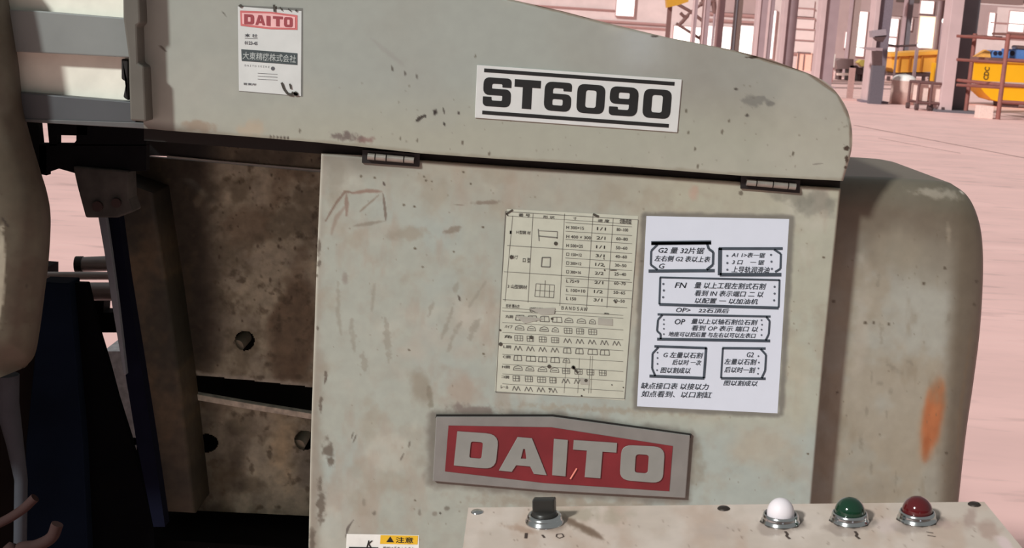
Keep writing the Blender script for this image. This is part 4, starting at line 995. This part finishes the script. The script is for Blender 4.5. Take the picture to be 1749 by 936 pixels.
for x in (450, 460): cl([(x, 690), (x - 8, 860)], .6)
cl([(340, 700), (330, 860)], .5); cl([(400, 700), (392, 860)], .5)
# drawn sections
cl([(212, 110), (216, 165)], 1.6); cl([(216, 118), (300, 122), (298, 155)], 1.2); cl([(214, 142), (300, 150)], 2)
cl([(230, 240), (268, 240), (266, 284), (226, 282), (230, 240)], 2)
cl([(202, 360), (286, 366), (282, 424), (196, 418), (202, 360)], 1); cl([(198, 390), (284, 396)], .9); cl([(244, 345), (240, 420)], 1); cl([(222, 362), (218, 418)], .7); cl([(264, 366), (262, 422)], .7)
rnd = random.Random(5)
def cw(txt, x, y, w, h, bold=.01):
    X_, Y_ = px_to(x, y)
    for o_ in (0, .5): k.words(txt, X_ + o_, Y_, h * .374, w * .374, Z, .06, 0.0)
cw('番 号', 122, 38, 52, 14); cw('形 状', 234, 48, 52, 12); cw('寸', 372, 55, 14, 12); cw('速 度', 484, 64, 52, 14); cw('切断時間', 584, 62, 52, 24, .02)
cw('1', 82, 118, 8, 14); cw('Ｈ型鋼 材', 112, 116, 64, 16); cw('角パイプ', 84, 228, 34, 20); cw('ロ 型', 142, 240, 34, 22); cw('3 山型鋼材', 72, 362, 88, 18)
for i, (a, b, c) in enumerate((('H 300×15', '1/1', '80~100'), ('H 400 × 300', '2/1', '60~80'), ('H 500×25', '1/1', '50~60'), ('□ 150×12', '3/1', '40~60'), ('□ 200×12', '1/2', '30~50'), ('□ 300×16', '2/2', '25~40'), ('L 75×9', '2/1', '60~70'), ('L 100×10', '1/2', '50~65'), ('L 150', '3/1', '40~50'))):
    y = [95, 137, 178, 218, 258, 298, 340, 382, 420][i]
    cw(a, 340, y, [80, 112, 75, 70, 68, 66, 58, 86, 44][i], 14); cw(b, 480 - i * 2, y + 6, 40, 14); cw(c, 570 - i * 2, y + 10, 52, 14, .02)
cw('形状 積み方', 64, 452, 62, 16); cw('切断材料の積み方', 172, 466, 120, 24); cw('ＢＡＮＤＳＡＷ', 318, 462, 118, 16, 0); cw('数', 512, 492, 24, 8)
rows = ['丸鋼 〇 △', 'パイプ ○ ○ ○', '角 鋼 □ ▣ 田', 'L鋼 L ∧ ∧', 'C鋼 C H ж', 'H鋼 H H W', 'コ鋼 ∏ 日 田', 'レール 工 L']
for i, r_ in enumerate(rows):
    y = 502 + i * 46; cw(r_.split(' ')[0], 62 - i * 3, y, 34, 14)
    for j in range([8, 7, 9, 8, 5, 8, 6, 4][i]):
        x = 108 + j * 56 - i * 2; y0 = y + 2 + j * 3; s_ = rnd.uniform(15, 21)
        ty = (i + (j > 3)) % 4
        if ty == 0: cl([(x, y0 + 22), (x + 3, y0), (x + 2 * s_, y0), (x + 2 * s_ + 3, y0 + 24), (x, y0 + 22)], 1.3); cl([(x + s_, y0), (x + s_, y0 + 23)], .9)
        elif ty == 1: cl([(x, y0 + 20), (x + 4, y0 + 6), (x + s_, y0), (x + 2 * s_ - 4, y0 + 6), (x + 2 * s_, y0 + 22), (x, y0 + 20)], 1.1); cl([(x + 8, y0 + 12), (x + 2 * s_ - 8, y0 + 13)], 1.4)
        elif ty == 2: cl([(x, y0), (x + 1, y0 + 24), (x + 2 * s_, y0 + 25), (x + 2 * s_, y0 + 2), (x, y0)], 1.0); cl([(x, y0 + 12), (x + 2 * s_, y0 + 13)], .8); cl([(x + 12, y0), (x + 12, y0 + 24)], .8); cl([(x + 25, y0), (x + 25, y0 + 24)], .8)
        else: cl([(x, y0 + 22), (x + 8, y0 + 2), (x + 18, y0 + 22), (x + 26, y0 + 3), (x + 36, y0 + 24)], 1.4)
k.build('print', mat('chart_ink', (108, 107, 100), .6), t)
k = Print()
for x, y, r_ in ((292, 176, 9), (90, 238, 9), (512, 280, 3), (515, 298, 4), (512, 246, 3), (430, 802, 8), (262, 840, 4), (420, 845, 3), (410, 872, 4), (40, 636, 9), (38, 572, 5), (262, 738, 9), (372, 742, 9), (565, 444, 5), (178, 192, 2), (548, 822, 3), (600, 834, 3), (275, 520, 6), (180, 604, 8)):
    X_, Y_ = px_to(x, y); k.dot(X_, Y_, r_ * .374, Z - E)
k.pline([px_to(66, 42), px_to(96, 22)], 3, Z - E); k.pline([px_to(462, 42), px_to(488, 54)], 4, Z - E); k.pline([px_to(370, 738), px_to(392, 768)], 3, Z - E); k.pline([px_to(540, 298), px_to(570, 298)], 1.4, Z - E); k.pline([px_to(66, 40), px_to(74, 50)], 2, Z - E)
tag(k.build('worn_spots', mat('chart_wear', (66, 62, 54), .7), t), kind='stuff')
for P_ in (((172, 474), (290, 470), (284, 500), (230, 504)), ((106, 506), (180, 512), (240, 520), (150, 542)), ((486, 516), (552, 520), (552, 552), (484, 546)), ((404, 790), (448, 795), (446, 822), (404, 818))):
    k = Print(); k.poly([px_to(*q) for q in P_], Z - E * .5); k.build('smudge', mat('chart_smudge', (158, 156, 146), .7), t)

# hand-written white notice
NQ = [(1104, 369), (1348, 374), (1328, 706), (1088, 694)]
t = tag(Print().poly(NQ, YL).build('notice_sheet', mat('notice_paper', (203, 210, 222), .35, noise=.02), None), 'clean white sheet with hand-drawn boxes and handwriting on the door', 'notice')
def nx(x, y): return (1080 + x * .3846, 360 + y * .3846)
k = Print()
def nl(pts, w): k.pline([nx(*p) for p in pts], w * 1.25, Z)
# ticket-shaped boxes
nl([(84, 143), (350, 140)], 5); nl([(84, 146), (350, 144)], 4); nl([(72, 268), (366, 266)], 4.5)
nl([(112, 150), (84, 178), (82, 240), (112, 262)], 3); nl([(332, 146), (340, 170), (360, 184), (358, 240), (330, 262)], 3.4)
nl([(384, 168), (668, 168)], 4); nl([(390, 166), (388, 286)], 5.5); nl([(388, 284), (662, 284)], 5); nl([(630, 172), (660, 192), (658, 258), (634, 272)], 3)
nl([(122, 296), (654, 308)], 2.6); nl([(124, 296), (120, 416)], 2.8); nl([(120, 416), (650, 432)], 4); nl([(654, 306), (650, 430)], 2.6)
nl([(112, 460), (614, 470)], 3); nl([(110, 570), (612, 578)], 4); nl([(134, 462), (114, 484), (110, 534), (126, 548), (126, 570)], 2.8); nl([(594, 470), (610, 490), (606, 548), (592, 576)], 2.8)
nl([(98, 602), (330, 610)], 3.4); nl([(76, 734), (320, 744)], 4); nl([(328, 608), (318, 744)], 3.6); nl([(116, 606), (90, 634), (88, 700), (102, 734)], 2.8)
nl([(400, 610), (592, 612)], 3.4); nl([(402, 610), (394, 744)], 2.6); nl([(394, 744), (592, 746)], 3.6); nl([(570, 614), (594, 640), (590, 710), (574, 744)], 3)
k.build('ruled_boxes', mat('marker_blue_grey', (62, 72, 82), .6, noise=.2), t)
k = Print()
for x, y in ((422, 200), (422, 232), (422, 262), (616, 196), (618, 226), (620, 258), (138, 325), (140, 354), (137, 384), (632, 338), (632, 368), (630, 398), (140, 484), (140, 504), (140, 524), (140, 548), (574, 486), (576, 506), (574, 528), (574, 552), (112, 630), (112, 654), (112, 680), (110, 708), (560, 646), (562, 674), (560, 700), (558, 724)):
    X_, Y_ = nx(x, y); k.dot(X_, Y_, 2.0 if y < 410 else 1.6, Z)
def nw(txt, x, y, w, h, bold=.008, sh=.25):
    X_, Y_ = nx(x, y)
    for o_ in (0, .55): k.words(txt, X_ + o_, Y_ + o_ * .4, h * .3846, w * .3846, Z, .02, 0.0, sh)
nw('G2 量 32片锯', 116, 160, 204, 28, .012); nw('左右侧 G2 表以上表', 98, 198, 248, 26, .012); nw('G', 118, 234, 26, 22, .012)
nw('A1 1>表一锯', 440, 184, 150, 22); nw('3 口    一 锯', 442, 216, 144, 22); nw('上导轨润滑油', 440, 246, 170, 28, .014)
nw('FN', 188, 318, 54, 24, .012); nw('量 以上工程左割式石割', 274, 316, 320, 28, .006); nw('看到 IN 表示端口 二 以', 276, 352, 306, 26, .006); nw('以配置 一 以加油机', 276, 386, 280, 24, .006)
nw('OP>', 194, 430, 64, 20, .006); nw('22石頂后', 292, 432, 138, 20, .006)
nw('OP', 188, 480, 46, 24, .01); nw('量以上以轴石割位石割', 260, 478, 296, 24, .006); nw('看到 OP 表示 端口 以', 262, 508, 296, 24, .006); nw('地座可以把后置 与左右以可以左表口', 160, 536, 388, 22, .01)
nw('G 左量以石割', 138, 626, 176, 26, .008); nw('后以时 一次', 176, 660, 130, 24, .006); nw('图以割成以', 124, 694, 134, 26, .008)
nw('G2', 508, 628, 30, 22); nw('左量以石割', 408, 656, 144, 26, .01); nw('后以时一割', 408, 692, 138, 26, .008); nw('图以割成以', 404, 752, 152, 24, .008)
nw('缺点接口表 以接以力', 38, 762, 302, 28, .01); nw('如点看到、以口割缸', 38, 798, 316, 28, .01)
tag(k.build('handwriting', mat('pen_grey', (84, 92, 102), .6), t), kind='stuff')

# ================================================================== CONTROL BOX with lamps
wv = Vector((57.5, 501, -2300)).normalized()          # away from the viewer, camera axes
uv = Vector((1, .0157, .027)).normalized(); uv = (uv - wv * uv.dot(wv)).normalized()
U = ROT @ uv; W = ROT @ wv; N = U.cross(W).normalized()
if N.z < 0: N = -N
def on_plane(px, py, p0, n_):
    d = Vector(rays(px, py)); o = Vector((0, 0, CAM_H)); s_ = (p0 - o).dot(n_) / d.dot(n_); return o + d * s_
d0 = Vector(rays(800, 868)); P0 = Vector((0, 0, CAM_H)) + d0 * (1.33)
BL = P0; BR = on_plane(1681, 858, P0, N); FLp = on_plane(764, 1130, P0, N); FRp = on_plane(1905, 1130, P0, N)
m_cb = mat('control_box_pinkgrey', (212, 190, 176), .4, noise=.05, scale=14)
nt = m_cb.node_tree
m_cbs = mat('control_box_side', (150, 138, 128), .5)
base_c = (BL + BR + FLp + FRp) / 4
cb = thing('control_box', 'pinkish-grey control box with selector switch and three lamps in front', 'control box', (base_c.x, base_c.y, 0))
# painted top with dirt and the shadows of knob and lamps
def top_paint():
    nu, nv = 360, 90
    T = resample([(800, 868), (1681, 858)], nu); B = resample([(764, 1130), (1905, 1130)], nu); v = np.linspace(0, 1, nv)[:, None, None] ** 1.6
    P = T[None] * (1 - v) + B[None] * v; X, Y = P[..., 0], P[..., 1]
    p = Paint(X, Y, (200, 183, 171))
    p.clouds((190, 164, 148), 70, .45, .7, .7, 3); p.clouds((216, 200, 190), 90, .5, .7, .6, 6)
    p.blob(1000, 880, 90, 18, 4, (170, 156, 138), .7, .8, .6); p.blob(985, 898, 60, 9, 28, (120, 98, 82), .8, .8, .6); p.stroke([(960, 885), (1010, 908), (1030, 922)], 7, (116, 92, 76), .8, 4)  # dark streak right of the knob painted as its shadow
    p.blob(890, 905, 40, 8, 14, (168, 138, 120), .7, .8, .7); p.blob(940, 896, 44, 17, 0, (124, 106, 94), .7, .8, .4)
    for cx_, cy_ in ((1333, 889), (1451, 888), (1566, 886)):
        p.blob(cx_ - 10, cy_ + 14, 36, 16, 0, (168, 150, 140), .85, .3, .3); p.blob(cx_ + 8, cy_ + 4, 46, 16, 4, (98, 86, 80), .85, .6, .4)  # shadow of each lamp painted around its ring
    p.blob(1690, 905, 22, 26, 40, (176, 148, 136), .8, .6, .8); p.blob(1655, 885, 16, 20, 0, (166, 140, 130), .7, .6, .7); p.blob(1715, 928, 26, 14, 40, (222, 196, 196), .8, .6, .4)
    p.blob(1512, 900, 30, 20, 0, (212, 190, 186), .5, .9, .5); p.blob(1240, 905, 60, 20, 0, (188, 170, 160), .6, .9, .8)
    p.blob(1610, 895, 30, 10, 0, (180, 152, 144), .6, .8, .7); p.specks(60, 820, 1700, 870, 936, (120, 96, 82), .7, 21, .8, 2)
    o_ = np.array([0, 0, CAM_H]); d = rays(X, Y); n_ = np.array(N); s_ = ((np.array(P0) - o_) @ n_) / (d @ n_); Wd = o_ + d * s_[..., None] + n_ * .0006
    idx = np.arange(nu * nv).reshape(nv, nu); q = np.stack([idx[:-1, :-1], idx[1:, :-1], idx[1:, 1:], idx[:-1, 1:]], -1).reshape(-1, 4)
    me = bpy.data.meshes.new('top_plate'); me.from_pydata(Wd.reshape(-1, 3).tolist(), [], q.tolist())
    ca = me.color_attributes.new('wear_and_shade', 'FLOAT_COLOR', 'POINT'); ca.data.foreach_set('color', np.hstack([lin(np.clip(p.c.reshape(-1, 3), 0, 255)), np.ones((nu * nv, 1))]).ravel())
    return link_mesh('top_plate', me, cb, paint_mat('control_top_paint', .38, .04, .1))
top_paint()
k = MB(); dn = -N * .10
k.hexa([BL, BR, FRp, FLp], [BL + dn, BR + dn, FRp + dn, FLp + dn]); k.build('box', m_cbs, cb, .002)
k = MB(); k.tube([base_c + dn, (base_c.x, base_c.y, .02)], .045, 20); k.build('pole', m_cbs, cb)
k = MB(); k.tube([(base_c.x, base_c.y, 0), (base_c.x, base_c.y, .03)], .18, 28); k.build('foot', m_cbs, cb)
m_chr = mat('chrome', (205, 205, 205), .16, 1.0, .05)
m_chd = mat('dark_ring', (70, 64, 60), .45, .5)
scr = mat('screw_dark', (60, 52, 48), .5, .5)
for i, (x, y) in enumerate(((815, 876), (1236, 870), (1664, 863))):
    a = on_plane(x, y, P0, N); k = MB(); k.lathe(a, N, U, [(.0062, 0), (.0062, .001), (.005, .0022), (0, .0026)], 20)
    o = k.build('screw', m_chr if i == 0 else scr, cb)
def lens_prof(r, h):
    return [(r, 0), (r, h * .38)] + [(r * math.cos(t), h * .38 + (h * .62) * math.sin(t)) for t in [math.radians(a) for a in range(8, 91, 8)]] + [(0, h)]
BEZ = [(.0182, 0), (.0182, .002), (.0173, .0024), (.0170, .0060), (.0162, .0085), (.0152, .0095), (.0146, .0090), (.0144, .004)]
def pilot(px_, py_, r, h, m, lab):
    c_ = on_plane(px_, py_, P0, N)
    k = MB(); k.lathe(c_, N, U, BEZ, 48); b = k.build('pilot_lamp', m_chr, cb); b['label'] = lab
    k = MB(); k.lathe(c_ + N * .001, N, U, lens_prof(r, h), 48); k.build('lens', m, b)
    k = MB(); k.lathe(c_, N, U, [(.0196, 0), (.0196, .0012), (.0180, .0016)], 8); k.build('gasket', m_chd, b)
pilot(1333, 892, .0128, .0230, mat('lens_white', (226, 216, 220), .5, noise=.02), 'milky white lamp in a chrome ring')
pilot(1451, 890, .0142, .0225, mat('lens_green', (14, 50, 33), .12, noise=.05, coat=.6), 'dark green lamp in a chrome ring')
pilot(1566, 888, .0140, .0225, mat('lens_red', (82, 17, 21), .12, noise=.05, coat=.6), 'dark red lamp in a chrome ring')
c_ = on_plane(930, 893, P0, N)
k = MB(); k.lathe(c_, N, U, [(.0184, 0), (.0184, .0025), (.0174, .0030), (.0168, .0062), (.0154, .0088), (.0134, .0094), (.0129, .004)], 48); sw = k.build('selector_switch', m_chr, cb); sw['label'] = 'black selector knob in a chrome ring'
m_knob = mat('knob_black', (44, 42, 40), .35, noise=.15)
k = MB(); k.lathe(c_, N, U, [(.0128, .002), (.0122, .011), (.0105, .0125), (0, .0128)], 40); k.build('knob_base', m_knob, sw)
k = MB(); a = U * .0105; b_ = (U * .25 + W).normalized() * .0045
ring0 = [c_ + N * .010 + a + b_, c_ + N * .010 - a + b_, c_ + N * .010 - a - b_, c_ + N * .010 + a - b_]
k.hexa(ring0, [q + N * .0150 for q in [c_ + (p - c_) * 1.0 for p in ring0]]); k.build('knob_grip', m_knob, sw, .0012)
# small printed marks under the controls
k = MB()
def mark(pts, w=.0011):
    P = [on_plane(x, y, P0, N) + N * .0010 for x, y in pts]
    for p, q in zip(P[:-1], P[1:]):
        d = (q - p).normalized(); s_ = d.cross(N) * w
        k.add([p + s_, q + s_, q - s_, p - s_], [(0, 1, 2, 3)])
mark([(899, 912), (898, 921)], .0014); mark([(926, 915), (930, 920)]); mark([(951, 914), (960, 913), (963, 918), (955, 921), (950, 918), (951, 914)], .0006)
for x in (1341, 1460): mark([(x, 909), (x + 4, 914), (x + 2, 917), (x + 8, 922)], .0013)
mark([(1582, 910), (1594, 912)], .0006); mark([(1584, 916), (1598, 918)], .0006)
k.build('printed_marks', mat('mark_dark', (70, 56, 50), .6), cb)

# ================================================================== dark things at the lower left
m_navy = mat('navy_steel', (16, 25, 40), .9, noise=.35, scale=6, spec=.05)
m_navy2 = mat('navy_black', (9, 10, 13), .9, noise=.2, scale=10, spec=.03)
t = thing('vise_housing', 'dark blue steel housing in the shade at the lower left', 'machine part', at(130, 900, 2.45) * np.array([1, 1, 0]))
k = MB(); k.pxprism([(66, 482), (118, 484), (130, 620), (142, 760), (150, 940), (152, 1300), (30, 1300), (44, 760), (60, 600)], 2.40, .06); k.build('front_plate', m_navy, t, .002)
k = MB(); k.pxprism([(110, 483), (148, 484), (166, 560), (184, 620), (200, 680), (222, 750), (262, 900), (290, 1300), (140, 1300), (140, 760), (128, 620)], 2.43, .02); k.build('side_plate', m_navy2, t, .002)
zq = float(at(130, 1290, 2.45)[2])
k = MB(); k.box(float(at(40, 1290, 2.45)[0]), float(at(280, 1290, 2.45)[0]), 2.40, 2.45, 0, max(zq + .02, .05)); k.build('foot', m_navy2, t)
k = MB(); k.pxprism([(-90, 600), (70, 600), (60, 940), (60, 1300), (-90, 1300)], 2.47, .02); k.build('rear_plate', mat('shade_brown_black', (30, 25, 24), .8, noise=.3, scale=9, spec=.1), t)
# rollers behind
m_roll = mat('roller_steel', (150, 142, 142), .35, .4)
t = thing('roller_conveyor', 'grey steel roller conveyor seen through the gap at the left', 'conveyor', at(140, 470, 2.9) * np.array([1, 1, 0]))
def rod(p, q, r, n_, m): k = MB(); k.tube([p, q], r, 20); return k.build(n_, m, t)
rod(at(78, 471, 2.8), at(230, 471, 2.8), .0085, 'rail', mat('rail_pale', (176, 166, 166), .35, .2))
rod(at(132, 452, 2.95), at(240, 448, 2.95), .017, 'roller', m_roll)
rod(at(130, 452, 2.95), at(142, 452, 2.95), .019, 'bearing', m_blk)
rod(at(130, 498, 2.85), at(240, 498, 2.85), .020, 'roller', m_roll)
k = MB(); k.pxprism([(150, 516), (200, 512), (200, 524), (196, 570), (160, 572)], 2.9, .05); 
k.v = []; k.f = []; k.mi = []; k.sm = []
k.pxprism([(158, 534), (205, 534), (205, 568), (158, 568)], 2.9, .05); k.build('cross_beam', m_blk2, t)
k = MB(); k.pxprism([(140, 510), (178, 508), (176, 536), (150, 536)], 2.9, .05); k.build('bearing', m_blk2, t)
a = at(66, 466, 2.9); k = MB(); k.box(a[0] - .02, a[0] + .03, 2.86, 2.94, 0, a[2] + .02); k.build('leg', m_blk2, t)
a = at(235, 600, 2.9); k = MB(); k.box(a[0], a[0] + .05, 2.9, 2.96, 0, float(at(235, 440, 2.9)[2])); k.build('leg', m_blk2, t)
# pale wrapped bundle low on the floor behind
k = MB(); k.pxprism([(176, 600), (222, 600), (240, 700), (256, 760), (212, 760), (190, 690)], 3.05, .2)
zz = float(at(210, 760, 3.05)[2])
k.box(float(at(200, 760, 3.05)[0]), float(at(256, 760, 3.05)[0]), 3.05, 3.25, 0, zz + .02)
tag(k.build('wrapped_bundle', mat('wrap_grey', (244, 242, 246), .5, noise=.25, scale=60, bump=.5), None), 'pale grey wrapped bundle seen in the narrow slot beside the strut', 'bundle')
# bent arm and hoses at the very left
m_arm = mat('arm_grey', (66, 68, 74), .8, spec=.1)
a = at(10, 640, 2.2); b = at(12, 690, 2.2); c_ = at(26, 760, 2.2); d_ = at(36, 820, 2.2); e_ = at(34, 960, 2.2)
k = MB(); k.tube([V(q) for q in (a, b, c_, d_, e_)] + [Vector((float(e_[0]), 2.2, 0))], [.022, .02, .014, .011, .011, .011], 14)
tag(k.build('bent_arm', m_arm, None), 'bent grey arm under the brown cover at the left edge', 'arm')
m_hose = mat('hose_redbrown', (58, 42, 40), .8, spec=.1)
def hose(pts, r, lab):
    P = [V(at(x, y, 2.12)) for x, y in pts]; P.append(Vector((P[-1].x - .1, 2.15, 0.01)))
    k = MB(); k.tube(smooth3(P), r, 12); tag(k.build('hose', m_hose, None), lab, 'hose', 'hoses at the lower left')
def smooth3(P, n_=6):
    Q = [2 * P[0] - P[1]] + P + [2 * P[-1] - P[-2]]; out = []
    for i in range(1, len(Q) - 2):
        for j in range(n_):
            t = j / n_; a, b, c, d = Q[i - 1:i + 3]; out.append(0.5 * ((2 * b) + (c - a) * t + (2 * a - 5 * b + 4 * c - d) * t * t + (3 * b - a - 3 * c + d) * t ** 3))
    out.append(P[-1]); return out
hose([(60, 850), (36, 872), (0, 893), (-40, 905), (-60, 990)], .008, 'upper red-brown hose curving off the left edge')
hose([(98, 895), (88, 918), (62, 932), (30, 940), (0, 990)], .010, 'lower red-brown hose bending down at the bottom left')
